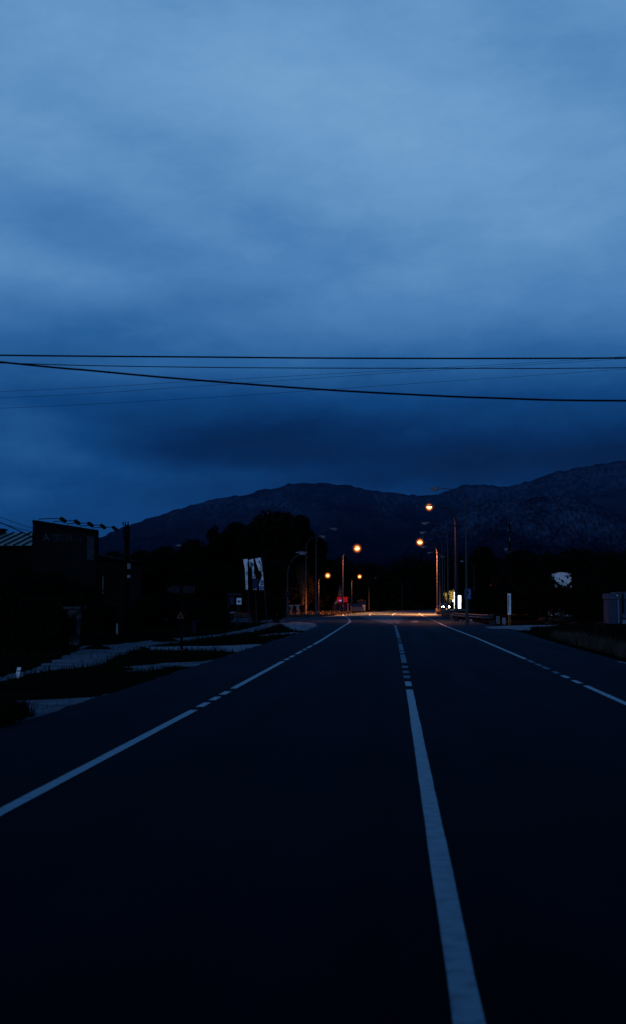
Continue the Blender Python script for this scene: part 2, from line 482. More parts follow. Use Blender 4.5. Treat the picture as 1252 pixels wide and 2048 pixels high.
# ------------------------------------------------------------------ sky and light
def build_world():
    w = bpy.data.worlds.new('World')
    SC.world = w
    w.use_nodes = True
    nt = w.node_tree
    L = nt.links.new
    bg = nt.nodes['Background']
    tc = nn(nt, 'ShaderNodeTexCoord')
    sp = nn(nt, 'ShaderNodeSeparateXYZ')
    L(tc.outputs['Generated'], sp.inputs[0])
    def mth(op, a, b=None, c=None):
        n = nn(nt, 'ShaderNodeMath', operation=op)
        for i, v in enumerate((a, b, c)):
            if v is None: continue
            if isinstance(v, (int, float)): n.inputs[i].default_value = v
            else: L(v, n.inputs[i])
        return n.outputs[0]
    el = mth('ARCSINE', sp.outputs['Z'])
    az = mth('ARCTAN2', sp.outputs['X'], sp.outputs['Y'])
    # broad cloud undulation, stretched sideways
    cv = nn(nt, 'ShaderNodeCombineXYZ')
    L(mth('MULTIPLY', az, 5.0), cv.inputs[0])
    L(mth('MULTIPLY', el, 11.0), cv.inputs[1])
    n1 = nn(nt, 'ShaderNodeTexNoise')
    n1.inputs['Scale'].default_value = 1.0
    n1.inputs['Detail'].default_value = 7
    n1.inputs['Roughness'].default_value = .48
    n1.inputs['Distortion'].default_value = .35
    L(cv.outputs[0], n1.inputs['Vector'])
    n2 = nn(nt, 'ShaderNodeTexNoise')
    n2.inputs['Scale'].default_value = 3.1
    n2.inputs['Detail'].default_value = 6
    n2.inputs['Roughness'].default_value = .5
    L(cv.outputs[0], n2.inputs['Vector'])
    tot = mth('ADD', mth('MULTIPLY', mth('SUBTRACT', n1.outputs['Fac'], .5), SKY_N1), mth('MULTIPLY', mth('SUBTRACT', n2.outputs['Fac'], .5), SKY_N2))
    n3 = nn(nt, 'ShaderNodeTexNoise')
    n3.inputs['Scale'].default_value = 9.0
    n3.inputs['Detail'].default_value = 8
    n3.inputs['Roughness'].default_value = .62
    n3.inputs['Distortion'].default_value = .6
    L(cv.outputs[0], n3.inputs['Vector'])
    tot = mth('ADD', tot, mth('MULTIPLY', mth('SUBTRACT', n3.outputs['Fac'], .5), SKY_N3))
    # cloud banks and breaks: (azimuth, elevation, half-width, half-height, tilt, amount)
    for a0, e0, wa, we, tl, am in SKY_BANKS:
        da = mth('SUBTRACT', az, a0)
        de = mth('SUBTRACT', mth('SUBTRACT', el, e0), mth('MULTIPLY', da, tl))
        q = mth('ADD', mth('POWER', mth('ABSOLUTE', mth('DIVIDE', da, wa)), 2.0), mth('POWER', mth('ABSOLUTE', mth('DIVIDE', de, we)), 2.0))
        tot = mth('ADD', tot, mth('MULTIPLY', mth('EXPONENT', mth('MULTIPLY', q, -1.0)), am))
    # brightness profile over elevation
    rp = nn(nt, 'ShaderNodeValToRGB')
    L(mth('DIVIDE', el, PI / 2), rp.inputs['Fac'])
    cr = rp.color_ramp
    cr.interpolation = 'B_SPLINE'
    while len(cr.elements) > 1:
        cr.elements.remove(cr.elements[-1])
    first = True
    for e_, v_ in SKY_PROFILE:
        k = cr.elements[0] if first else cr.elements.new(e_ / 90)
        first = False
        k.position = e_ / 90
        k.color = (v_, v_, v_, 1)
    val = mth('ADD', rp.outputs['Color'], tot)
    col = nn(nt, 'ShaderNodeValToRGB')
    L(val, col.inputs['Fac'])
    cc = col.color_ramp
    while len(cc.elements) > 1:
        cc.elements.remove(cc.elements[-1])
    first = True
    for p_, c_ in SKY_COLORS:
        k = cc.elements[0] if first else cc.elements.new(p_)
        first = False
        k.position = p_
        k.color = lin(*c_)
    sky = nn(nt, 'ShaderNodeTexSky')
    sky.sky_type = 'NISHITA'
    sky.sun_disc = False
    sky.sun_elevation = math.radians(SUN_EL)
    sky.sun_rotation = math.radians(SUN_AZ)
    sc = nn(nt, 'ShaderNodeVectorMath', operation='SCALE')
    L(sky.outputs[0], sc.inputs[0])
    sc.inputs['Scale'].default_value = .05
    mx = nn(nt, 'ShaderNodeMixRGB')
    mx.inputs['Fac'].default_value = .99         # a closed deck of cloud over the clear sky
    L(sc.outputs[0], mx.inputs[1])
    L(col.outputs['Color'], mx.inputs[2])
    L(mx.outputs[0], bg.inputs['Color'])
    bg.inputs['Strength'].default_value = 1.0

def dirof(x, y):
    r = ray(x, y).normalized()
    return math.atan2(r.x, r.y), math.asin(r.z)

def bank(x, y, wx, wy, tilt, amt):
    a, e = dirof(x, y)
    return (a, e, wx / FPX, wy / FPX, tilt, amt)

SUN_EL, SUN_AZ = 9.0, 200.0
SKY_N1, SKY_N2, SKY_N3 = .14, .13, .07
SKY_BANKS = [
    bank(60, 900, 250, 75, -.05, .20),
    bank(70, 838, 110, 24, -.1, .07),
    bank(210, 925, 190, 26, -.15, .06),
    bank(20, 985, 90, 24, .0, .07),
    bank(560, 945, 240, 18, .05, .05),
    bank(20, 1030, 260, 40, .0, .06),
    bank(470, 880, 330, 45, .10, -.09),
    bank(1050, 930, 420, 48, .0, -.09),
    bank(140, 450, 240, 75, -.15, -.12),
    bank(330, 620, 260, 60, .25, -.07),
    bank(60, 640, 200, 60, .0, -.04),
    bank(90, 545, 150, 35, -.1, .06),
    bank(470, 400, 210, 60, -.45, -.06),
    bank(640, 200, 330, 120, -.2, .05),
    bank(930, 330, 330, 110, -.2, .06),
    bank(900, 600, 380, 80, .0, .06),
    bank(1130, 450, 130, 60, .2, .04),
    bank(1180, 110, 190, 90, -.3, -.09),
    bank(180, 220, 260, 50, -.2, -.05),
    bank(300, 740, 330, 30, .05, .05),
]
SKY_PROFILE = [(0, .22), (4.2, .22), (5.5, .15), (6.6, .17), (8.2, .31), (9.4, .44), (11, .60), (13, .72), (16, .79), (20, .85), (24, .85), (29, .55), (36, .22), (48, .10), (90, .06)]
SKY_COLORS = [(0.0, (0, 20, 55)), (.15, (1, 40, 88)), (.30, (10, 63, 120)), (.50, (40, 95, 153)), (.70, (75, 126, 181)), (.85, (101, 150, 198)), (1.0, (124, 168, 210))]
build_world()

sun = bpy.data.lights.new('sun', 'SUN')
sun.energy = .52
sun.angle = math.radians(25)
sun.color = (.44, .60, 1.0)
so = bpy.data.objects.new('sun', sun)
COL.objects.link(so)
sdir = Vector((math.sin(math.radians(SUN_AZ)) * math.cos(math.radians(SUN_EL)), math.cos(math.radians(SUN_AZ)) * math.cos(math.radians(SUN_EL)), math.sin(math.radians(SUN_EL))))
so.rotation_euler = (-sdir).to_track_quat('-Z', 'Y').to_euler()

# ------------------------------------------------------------------ ground, roads and paths
def sheet(name, pts, z, m, kind='structure'):
    bm = bmesh.new()
    vs = [bm.verts.new((p[0], p[1], z)) for p in pts]
    f = bm.faces.new(vs)
    if f.calc_area() and f.normal.z < 0:
        f.normal_flip()
    bmesh.ops.triangulate(bm, faces=bm.faces)
    for f in bm.faces:
        f.normal_update()
        if f.normal.z < 0: f.normal_flip()
    me = bpy.data.meshes.new(name)
    bm.to_mesh(me)
    bm.free()
    me.materials.append(m)
    o = bpy.data.objects.new(name, me)
    COL.objects.link(o)
    if kind: o['kind'] = kind
    return o

def smooth_poly(pts, n=6, closed=False):
    P = [Vector((p[0], p[1], 0)) for p in pts]
    out = []
    N = len(P)
    rng = range(N) if closed else range(N - 1)
    for i in rng:
        p0, p1, p2, p3 = (P[(i + k) % N] if closed else P[min(max(i + k, 0), N - 1)] for k in (-1, 0, 1, 2))
        for j in range(n):
            t = j / n
            out.append(.5 * ((2 * p1) + (p2 - p0) * t + (2 * p0 - 5 * p1 + 4 * p2 - p3) * t * t + (3 * p1 - p0 - 3 * p2 + p3) * t ** 3))
    if not closed: out.append(P[-1])
    return [(p.x, p.y) for p in out]

def ragged(pts, amp, step=.5):
    out = []
    N = len(pts)
    for i in range(N):
        a, b = Vector(pts[i]), Vector(pts[(i + 1) % N])
        k = max(1, min(60, int((b - a).length / step)))
        for j in range(k):
            p = a.lerp(b, j / k)
            q = noise.noise_vector(Vector((p.x * .9, p.y * .9, 3.1)))
            q2 = noise.noise_vector(Vector((p.x * 3.1, p.y * 3.1, 7.7)))
            out.append((p.x + amp * (q.x + .4 * q2.x), p.y + amp * (q.y + .4 * q2.y)))
    return out

gr = MB()
N_ = 24
ring = []
gr.v.append((0, 0, -.03))
for R in (60, 400, 3000, 12000):
    for k in range(48):
        gr.v.append((R * math.cos(2 * PI * k / 48), R * math.sin(2 * PI * k / 48), -.03))
for k in range(48):
    gr.f.append((0, 1 + k, 1 + (k + 1) % 48))
for j in range(3):
    for k in range(48):
        gr.f.append((1 + j * 48 + k, 1 + (j + 1) * 48 + k, 1 + (j + 1) * 48 + (k + 1) % 48, 1 + j * 48 + (k + 1) % 48))
tag(gr.build('ground', M['soil']), kind='structure')

ROAD = [(-5.25, -40), (-5.28, 20), (-5.3, 60), (-5.15, 90), (-6.2, 108), (-10, 116), (-34, 122), (-34, 152), (-16, 152), (-10, 158), (-7.5, 175),
        (-6.5, 205), (-4.5, 240), (-1.5, 268), (5, 302), (12, 322), (30, 352), (70, 395), (76, 384), (38, 346), (24, 318), (16.2, 290), (11, 264), (8.0, 240), (6.4, 205),
        (6.2, 150), (7.0, 112), (7.3, 90), (6.95, 73), (6.6, 52), (6.5, 39), (6.45, 20), (6.4, -40)]
ROADP = ROAD
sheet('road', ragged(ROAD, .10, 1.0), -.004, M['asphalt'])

PATHS = []
def path(name, px, m, z, amp=.18, world=None):
    amp *= 1.5
    pts = [(g.x, g.y) for g in (G(x, y) for x, y in px)] if px else world
    pts = ragged(pts, amp)
    PATHS.append(pts)
    return sheet(name, pts, z, m)

# gravel side lane close to the camera, joining the shoulder
path('side_lane', [(-160, 1402), (60, 1399), (190, 1391), (226, 1384), (176, 1408), (100, 1430), (40, 1445), (-200, 1460)], M['gravel'], -.014)
# footpath winding along the verge
path('footpath', [(-120, 1362), (0, 1352), (70, 1336), (120, 1315), (158, 1299), (162, 1291), (235, 1288), (300, 1280), (372, 1274), (440, 1268), (500, 1256), (545, 1243), (590, 1236), (640, 1232),
                  (646, 1236), (600, 1241), (560, 1249), (520, 1261), (470, 1268), (400, 1277), (350, 1285), (300, 1291), (262, 1301), (232, 1314), (190, 1331), (120, 1338), (60, 1346), (0, 1362), (-120, 1374)], M['gravel'], -.016, .15)
path('driveway', [(296, 1293), (360, 1292), (440, 1291), (527, 1287.5), (505, 1296), (478, 1304), (420, 1301), (360, 1300), (300, 1299)], M['concrete'], -.012, .12)
path('gravel_patch', [(240, 1341), (262, 1332), (320, 1326), (400, 1322), (452, 1317), (420, 1330), (392, 1332), (330, 1334), (290, 1342)], M['gravel'], -.012, .25)
path('kerb_apron', [(520, 1270), (545, 1267), (590, 1264), (598, 1266), (560, 1269), (524, 1272)], M['concrete'], -.010, .1)
path('junction_apron', [(560, 1246), (600, 1244), (628, 1246), (634, 1252), (612, 1262), (590, 1262), (572, 1255)], M['concrete'], .004, .2)
# right-hand entrance slab and the short pale edging near the frame edge
path('entrance_slab', [(968, 1254), (1000, 1252), (1060, 1250.5), (1120, 1250), (1095, 1253), (1062, 1254), (1060, 1261), (1034, 1261), (1022, 1258), (985, 1258)], M['concrete'], .006, .15)
path('edging_strip', [(1236, 1322.6), (1320, 1338), (1322, 1341), (1252, 1327.5), (1236, 1324.4)], M['concrete'], .006, .02)

# ---- painted markings, z = +6 mm
def d_of(y): return EYE * FPX / (y - 1204.0)
PZ = .006
def strip_mb(mb, pts, w):
    P = [Vector((p[0], p[1], PZ)) for p in pts]
    vs = []
    for i, p in enumerate(P):
        t = (P[min(i + 1, len(P) - 1)] - P[max(i - 1, 0)]).normalized()
        n = Vector((-t.y, t.x, 0)) * (w / 2)
        n *= 1 + .10 * noise.noise(Vector((p.x * 2, p.y * 1.3, 0)))
        vs += [p + n, p - n]
    mb.add(vs, [(2 * i, 2 * i + 1, 2 * i + 3, 2 * i + 2) for i in range(len(P) - 1)])

def lateral(tab, d):
    for i in range(len(tab) - 1):
        if d <= tab[i + 1][0]:
            t = (d - tab[i][0]) / (tab[i + 1][0] - tab[i][0])
            return tab[i][1] * (1 - t) + tab[i + 1][1] * t
    return tab[-1][1]

def line(name, tab, spans, w, m):
    mb = MB()
    for y1, y0 in spans:
        a = d_of(y1) if y1 < 5000 else -30
        b = d_of(y0)
        n = max(2, int((b - a) / .5))
        n = min(n, 160)
        strip_mb(mb, [(lateral(tab, a + (b - a) * i / n), a + (b - a) * i / n) for i in range(n + 1)], w)
    return tag(mb.build(name, m), kind='structure')

LEFT = [(-40, -3.19), (11, -3.17), (22, -3.13), (41, -3.16), (62, -3.2), (90, -3.45), (125, -3.75)]
CENT = [(-40, .30), (25, .293), (45, .27), (62, .235), (80, .17), (105, .08), (130, .0)]
RIGHT = [(-40, 3.84), (24, 3.84), (41, 3.88), (68, 3.86), (100, 3.62), (200, 3.52), (240, 4.2)]
line('left_edge_line', LEFT, [(9999, 1420), (1414, 1405), (1400.5, 1393.5), (1389, 1382.5), (1377, 1322.5), (1320, 1317), (1314.5, 1311), (1308, 1302), (1300, 1297.5), (1295.5, 1291), (1289, 1243)], .125, M['paint'])
line('centre_line', CENT, [(9999, 1378), (1371, 1362)], .128, M['paint'])
line('worn_centre_line', CENT, [(1355.5, 1350), (1345, 1341), (1335, 1331), (1325, 1308.5), (1306, 1302), (1300.5, 1287), (1284, 1282.6), (1281.6, 1280.4), (1279.4, 1278.3), (1276, 1250)], .15, M['paint_worn'])
line('right_edge_line', RIGHT, [(9999, 1369), (1364.5, 1358.5), (1354, 1349), (1317, 1246)], .125, M['paint'])
line('worn_right_edge_line', RIGHT, [(1345, 1341), (1337, 1332), (1330, 1326), (1324, 1319), (1246, 1226)], .12, M['paint_worn'])
far = MB()
def pxs(lst, n=5): return smooth_poly([(G(x, y).x, G(x, y).y) for x, y in lst], n)
strip_mb(far, pxs([(698, 1243.5), (699, 1240), (696, 1236), (689, 1232.5), (686, 1230.5), (687, 1228.5)]), .22)
strip_mb(far, pxs([(791, 1250), (781, 1244.5), (766, 1239.5), (750, 1235), (741, 1231.5), (739.5, 1228.6), (745, 1226.4)]), .26)
strip_mb(far, pxs([(791, 1250), (788.5, 1242), (786.5, 1235), (785, 1231.5), (786.5, 1228.5), (793, 1226)]), .24)
tag(far.build('junction_line', M['paint_worn']), kind='structure')
ha = MB()
for k in range(9):
    y = 1247 - k * 1.75
    t = (1250 - y) / 20
    xl = 791 - 51 * min(1, ((1250 - y) / 18.0)) ** .95
    strip_mb(ha, pxs([(xl + 1, y - .4), (788.5 - 3 * t, y + .4)], 2), .9 + .5 * k)
tag(ha.build('hatched_island_marking', M['paint_worn']), kind='structure')
arrow = MB()
strip_mb(arrow, pxs([(813, 1243.4), (826, 1243.2)], 2), .9)
strip_mb(arrow, pxs([(826, 1244.6), (834, 1243.2), (826, 1241.8)], 1), .5)
tag(arrow.build('lane_arrow_marking', M['paint_worn']), kind='structure')

# ------------------------------------------------------------------ grass
def inside(p, poly):
    x, y = p
    c = False
    j = len(poly) - 1
    for i in range(len(poly)):
        xi, yi = poly[i]
        xj, yj = poly[j]
        if (yi > y) != (yj > y) and x < (xj - xi) * (y - yi) / (yj - yi + 1e-12) + xi:
            c = not c
        j = i
    return c

def blades(name, pts_fn, n, h0, h1, w, m, label, cat):
    mb = MB()
    tries = 0
    while n > 0 and tries < 400000:
        tries += 1
        p = pts_fn()
        if p is None: continue
        n -= 1
        x, y, s = p
        h = rnd.uniform(h0, h1) * s
        a = rnd.uniform(0, PI)
        lx, ly = rnd.gauss(0, .3) * h, rnd.gauss(0, .3) * h
        dx, dy = math.cos(a) * w * (.6 + y / 60), math.sin(a) * w * (.6 + y / 60)
        mb.add([(x - dx, y - dy, -.03), (x + dx, y + dy, -.03), (x + dx * .6 + lx * .4, y + dy * .6 + ly * .4, h * .6), (x + lx, y + ly, h), (x - dx * .6 + lx * .4, y - dy * .6 + ly * .4, h * .6)], [(0, 1, 2, 3, 4)])
    o = mb.build(name, m)
    return tag(o, label, cat, kind='stuff')

def left_verge():
    y = 16 + (115 - 16) * rnd.random() ** 1.7
    x = -5.2 - rnd.random() ** 1.3 * (6 + y * .24)
    if inside((x, y), ROADP): return None
    if rnd.random() > .03:
        for P in PATHS:
            if inside((x, y), P): return None
    c = noise.noise(Vector((x * .35, y * .2, 0)))
    edge = min(1.0, (-5.2 - x) / .8 + .35)
    s = (.75 + .8 * c) * edge
    return None if s < .25 else (x, y, s)
blades('verge_grass', left_verge, 60000, .05, .22, .008, M['grass'], 'dark rough grass growing on the left verge between the gravel paths', 'grass')
def tuft():
    px = rnd.gauss(20, 42)
    g = G(px, 1446 + rnd.uniform(-16, 24))
    if g.x > -5.3 - .25 * rnd.random(): return None
    return (g.x, g.y, rnd.uniform(.35, 1.1) * max(.15, min(1, (105 - px) / 60)))
blades('grass_tuft', tuft, 2600, .18, .42, .008, M['grass'], 'tall dark grass tuft at the left frame edge in front of the gravel lane', 'grass')
def right_lawn():
    y = 25 + 90 * rnd.random() ** 1.4
    x = 6.9 + rnd.random() * (5 + y * .22)
    if inside((x, y), ROADP): return None
    for P in PATHS:
        if inside((x, y), P): return None
    return (x, y, 1)
blades('lawn_grass', right_lawn, 20000, .06, .16, .012, M['grass'], 'short dark lawn grass beyond the dry strip on the right', 'grass')
def dry_strip():
    y = 34 + 34 * rnd.random() ** 1.25
    t = (y - 34) / 34
    x0 = 6.75 + .55 * t
    x = x0 + abs(rnd.gauss(0, .42)) + .1
    c = noise.noise(Vector((x * .8, y * .45, 4)))
    s = .85 + .7 * c
    return None if s < .5 else (x, y, s)
blades('dry_grass', dry_strip, 9000, .22, .52, .006, M['dry_grass'], 'pale dry grass strip along the right edge of the road', 'grass')
def far_verge():
    y = rnd.uniform(156, 236)
    x = rnd.uniform(-40, -7)
    if inside((x, y), ROADP): return None
    return (x, y, 1)
blades('roadside_grass', far_verge, 12000, .10, .35, .02, M['dry_grass'], 'low dry grass under the lit lamps beyond the junction on the left', 'grass')

# ------------------------------------------------------------------ mountains
def ridge(name, prof, d_ridge, d_foot, m, rough, seed, nx=220, ny=60, base=0.0, scrub=0.0):
    mb = MB()
    x0, x1 = prof[0][0], prof[-1][0]
    for j in range(ny + 1):
        t = j / ny * 1.35
        d = d_foot + (d_ridge - d_foot) * t
        for i in range(nx + 1):
            px = x0 + (x1 - x0) * i / nx
            for k in range(len(prof) - 1):
                if px <= prof[k + 1][0]:
                    u = (px - prof[k][0]) / (prof[k + 1][0] - prof[k][0])
                    u = u * u * (3 - 2 * u) * .35 + u * .65
                    py = prof[k][1] * (1 - u) + prof[k + 1][1] * u
                    break
            P = A(px, py, d_ridge)
            H = P.z
            X = P.x / d_ridge * d
            s = t if t <= 1 else max(0, 1 - 2.2 * (t - 1))
            s = s ** 1.15
            q = Vector((X / rough, d / rough, seed))
            nz = noise.fractal(q, .9, 2.1, 6) * .16 - abs(noise.noise(q * 1.7)) * .12
            z = H * (s + nz * 1.0 * min(1, s * 1.5) * (1 - .72 * max(0, 1 - abs(t - 1) / .25)))
            if scrub:
                z += scrub * max(0, noise.noise(Vector((X / (rough * .035), d / (rough * .035), seed)))) * (H * s > 5)
            mb.v.append((X, d, z + base))
    for j in range(ny):
        for i in range(nx):
            a = j * (nx + 1) + i
            mb.f.append((a, a + 1, a + nx + 2, a + nx + 1))
    o = mb.build(name, m, smooth=True)
    return tag(o, kind='structure')

FAR = [(-1500, 1040), (-900, 1075), (-400, 1110), (0, 1112), (120, 1092), (195, 1071), (250, 1052), (310, 1032), (355, 1017), (400, 1006), (470, 988), (540, 976), (600, 966), (650, 963), (690, 968), (730, 976), (770, 983), (820, 986),
       (870, 981), (905, 973), (930, 968), (965, 966), (1010, 969), (1055, 961), (1080, 952), (1105, 944), (1160, 936), (1200, 929), (1252, 920), (1400, 905), (1800, 930), (2600, 990)]
NEAR = [(700, 1150), (800, 1110), (850, 1062), (885, 1036), (915, 1018), (945, 1006), (980, 998), (1015, 995), (1050, 999), (1090, 996), (1135, 997), (1170, 1006), (1210, 1022), (1252, 1036), (1400, 1020), (1700, 1040), (2400, 1120)]
ridge('mountain', FAR, 6000, 4400, M['mountain'], 620, 1.3, nx=460, ny=80, scrub=14)
ridge('hill', NEAR, 2100, 1620, M['rock'], 190, 5.2, nx=360, ny=70, scrub=4)

# ------------------------------------------------------------------ trees
def leaf_mb(clumps, n, leaf, seed, flat=.8):
    r = random.Random(seed)
    mb = MB()
    wts = [c[3] * c[4] for c in clumps]
    for _ in range(n):
        cx, cy, cz, rh, rv = r.choices(clumps, wts)[0]
        while True:
            x, y, z = r.uniform(-1, 1), r.uniform(-1, 1), r.uniform(-1, 1)
            q = x * x + y * y + z * z
            if q <= 1 and r.random() < .25 + .75 * q: break
        p = Vector((cx + x * rh, cy + y * rh, cz + z * rv))
        u = Vector((r.gauss(0, 1), r.gauss(0, 1), r.gauss(0, .7))).normalized()
        w = u.cross(Vector((r.gauss(0, 1), r.gauss(0, 1), r.gauss(0, 1)))).normalized()
        s = leaf * r.uniform(.5, 1.3)
        mb.add([p - u * s, p - w * s * .45, p + u * s, p + w * s * .45], [(0, 1, 2, 3)])
    return mb

def make_tree(name, label, H, W, seed, n=5000, leaf=.22, trunk=.25, low=.3, top=1.0, nclump=16, m='leaf', group=None):
    r = random.Random(seed)
    t = thing(name, label, 'tree', group=group)
    tm = MB()
    pts = [(0, 0, -.1)]
    for k in range(1, 6):
        pts.append((r.gauss(0, .04) * W * k / 5, r.gauss(0, .04) * W * k / 5, H * .75 * k / 5))
    tm.tube(pts, [trunk * (1 - .15 * k) for k in range(6)], 8)
    clumps = []
    for k in range(nclump):
        f = k / (nclump - 1)
        z = H * (low + (.93 - low) * (f ** .8)) 
        prof = math.sin(PI * min(1, (.18 + .78 * f) ** top)) ** .7
        a = k * 2.4 + r.uniform(-.5, .5)
        rad = W * .5 * prof * r.uniform(.35, .75)
        rh = W * .5 * r.uniform(.30, .48)
        rv = rh * r.uniform(.55, .85)
        x, y = math.cos(a) * rad, math.sin(a) * rad
        z = min(z, H - rv)
        clumps.append((x, y, z, rh, rv))
        tm.tube([pts[min(4, 1 + int(f * 4))], (x * .5, y * .5, z - rv * .5), (x, y, z)], [trunk * .4, trunk * .25, trunk * .1], 5)
    tm.build('trunk', M['bark'], t)
    leaf_mb(clumps, n, leaf, seed).build('crown', M[m], t)
    return t

# prototypes
t_round = make_tree('broadleaf_tree', '', 9, 9, 11, n=9000, leaf=.24, low=.16)
t_tall = make_tree('evergreen_tree', '', 10, 6.5, 12, n=8000, leaf=.22, low=.10, top=.8)
t_bush = make_tree('shrub', '', 3, 4, 13, n=3600, leaf=.14, low=.14, trunk=.07, nclump=12)
PROTO = {'r': [t_round, False], 't': [t_tall, False], 'b': [t_bush, False]}
BASEH = {'r': 9.0, 't': 10.0, 'b': 3.0}
CAT = {'r': 'tree', 't': 'tree', 'b': 'shrub'}
def tree(kind, px, ytop, d, wpx, label, group=None):
    """crown top at a photo point, standing at distance d, crown width given in photo pixels"""
    P, used = PROTO[kind]
    o = copy_tree(P) if used else P
    PROTO[kind][1] = True
    p = A(px, ytop, d)
    sz = p.z / BASEH[kind]
    w = wpx / FPX * d / {'r': 9.0, 't': 6.5, 'b': 4.0}[kind]
    put(o, (p.x, d, 0), rnd.uniform(0, 6.28), (w, w, sz))
    o['label'] = label
    o['category'] = CAT[kind]
    if group: o['group'] = group
    elif 'group' in o: del o['group']
    return o

# big group left of the road
tree('r', 548, 1021, 232, 185, 'tallest broad dark tree behind the banner flags, with a flat rounded top')
tree('r', 474, 1044, 236, 135, 'broad dark tree at the left shoulder of the tallest tree')
tree('t', 598, 1029, 240, 110, 'dark tree on the roadside flank of the tallest tree, beside the unlit lamp')
tree('t', 630, 1068, 246, 75, 'narrow dark tree sloping down behind the tall unlit left lamp post')
tree('b', 650, 1115, 262, 60, 'low dark shrub at the right foot of the big tree group, under the lit lamp')
tree('b', 640, 1150, 252, 70, 'low dark shrub behind the base of the tall unlit left lamp')
tree('t', 428, 1050, 228, 55, 'small pointed dark tree on the left edge of the big tree group')
tree('r', 385, 1078, 222, 100, 'low rounded dark tree stepping down left of the big tree group')
for px, yt, d, w in ((330, 1092, 200, 110), (285, 1100, 190, 100), (225, 1102, 180, 100), (540, 1120, 214, 130), (440, 1120, 205, 120), (175, 1118, 160, 100), (490, 1150, 200, 110), (380, 1130, 180, 110), (590, 1130, 236, 90)):
    tree('r', px, yt, d, w, 'black tree in the low dark belt between the wooden pole and the banner flags', 'trees of the dark belt on the left')
for px, yt, d, w in ((40, 1128, 58, 130), (105, 1140, 56, 120), (10, 1150, 48, 150), (75, 1190, 46, 130), (170, 1165, 66, 110), (210, 1205, 70, 70), (-60, 1130, 52, 160), (120, 1225, 50, 70)):
    tree('b', px, yt, d, w, 'black shrub in the dark hedge mass below the billboard', 'shrubs of the dark hedge on the left')
for px, yt, d, w in ((290, 1190, 82, 80), (330, 1205, 84, 90), (400, 1200, 90, 90), (440, 1215, 96, 60), (265, 1215, 80, 60), (520, 1205, 116, 60), (555, 1195, 118, 50)):
    tree('b', px, yt, d, w, 'black shrub standing behind the footpath near the signposts', 'shrubs behind the left footpath')
# right of the road
tree('r', 965, 1092, 300, 80, 'dark tree behind the small curving row of unlit lamps on the right')
tree('r', 1150, 1098, 175, 150, 'broad dark tree above the white house wall')
tree('t', 1092, 1112, 180, 60, 'dark tree at the left edge of the white house wall')
tree('r', 1040, 1100, 190, 120, 'dark tree behind the far utility pole with white insulators')
tree('r', 1215, 1105, 150, 110, 'dark tree above the blue-grey kiosk at the right frame edge')
tree('r', 1300, 1085, 160, 150, 'dark tree just beyond the right frame edge behind the kiosk')
for px, yt, d, w in ((1060, 1165, 140, 110), (1118, 1174, 138, 80), (1150, 1174, 140, 60), (1182, 1150, 142, 80), (1010, 1165, 150, 90), (1240, 1160, 138, 90), (970, 1175, 160, 80), (1082, 1140, 150, 50), (1166, 1136, 152, 42)):
    tree('b', px, yt, d, w, 'black shrub in the dark hedge on the far side of the right lawn', 'shrubs beyond the right lawn')

# far wood closing the view where the road bends away
cl = []
r = random.Random(5)
for k in range(150):
    px = 560 + r.random() * 800
    d = r.uniform(370, 470)
    yt = 1128 + 14 * noise.noise(Vector((px / 60, 0, 0))) + (14 if 690 < px < 800 else 0) - max(0, px - 880) * .05 - max(0, 690 - px) * .1
    top = A(px, yt, d)
    f = r.random()
    rh = r.uniform(3, 6)
    cl.append((top.x, d, max(1.5, (top.z - 2) * f), rh, rh * .7))
for k in range(110):
    px = 560 + 800 * k / 109
    d = r.uniform(370, 400)
    yt = 1126 + 16 * noise.noise(Vector((px / 45, 2, 0))) + (10 if 690 < px < 800 else 0) - max(0, px - 880) * .05 - max(0, 690 - px) * .1
    top = A(px, yt, d)
    for f in (.15, .4, .65, .88):
        rh = r.uniform(2.6, 4.2)
        cl.append((top.x + r.uniform(-2, 2), d + r.uniform(-3, 3), top.z * f, rh, rh * .7))
o = leaf_mb(cl, 42000, .75, 77).build('far_wood', M['leaf'])
tag(o, 'far black wood closing the view where the road bends right', 'wood', kind='stuff')

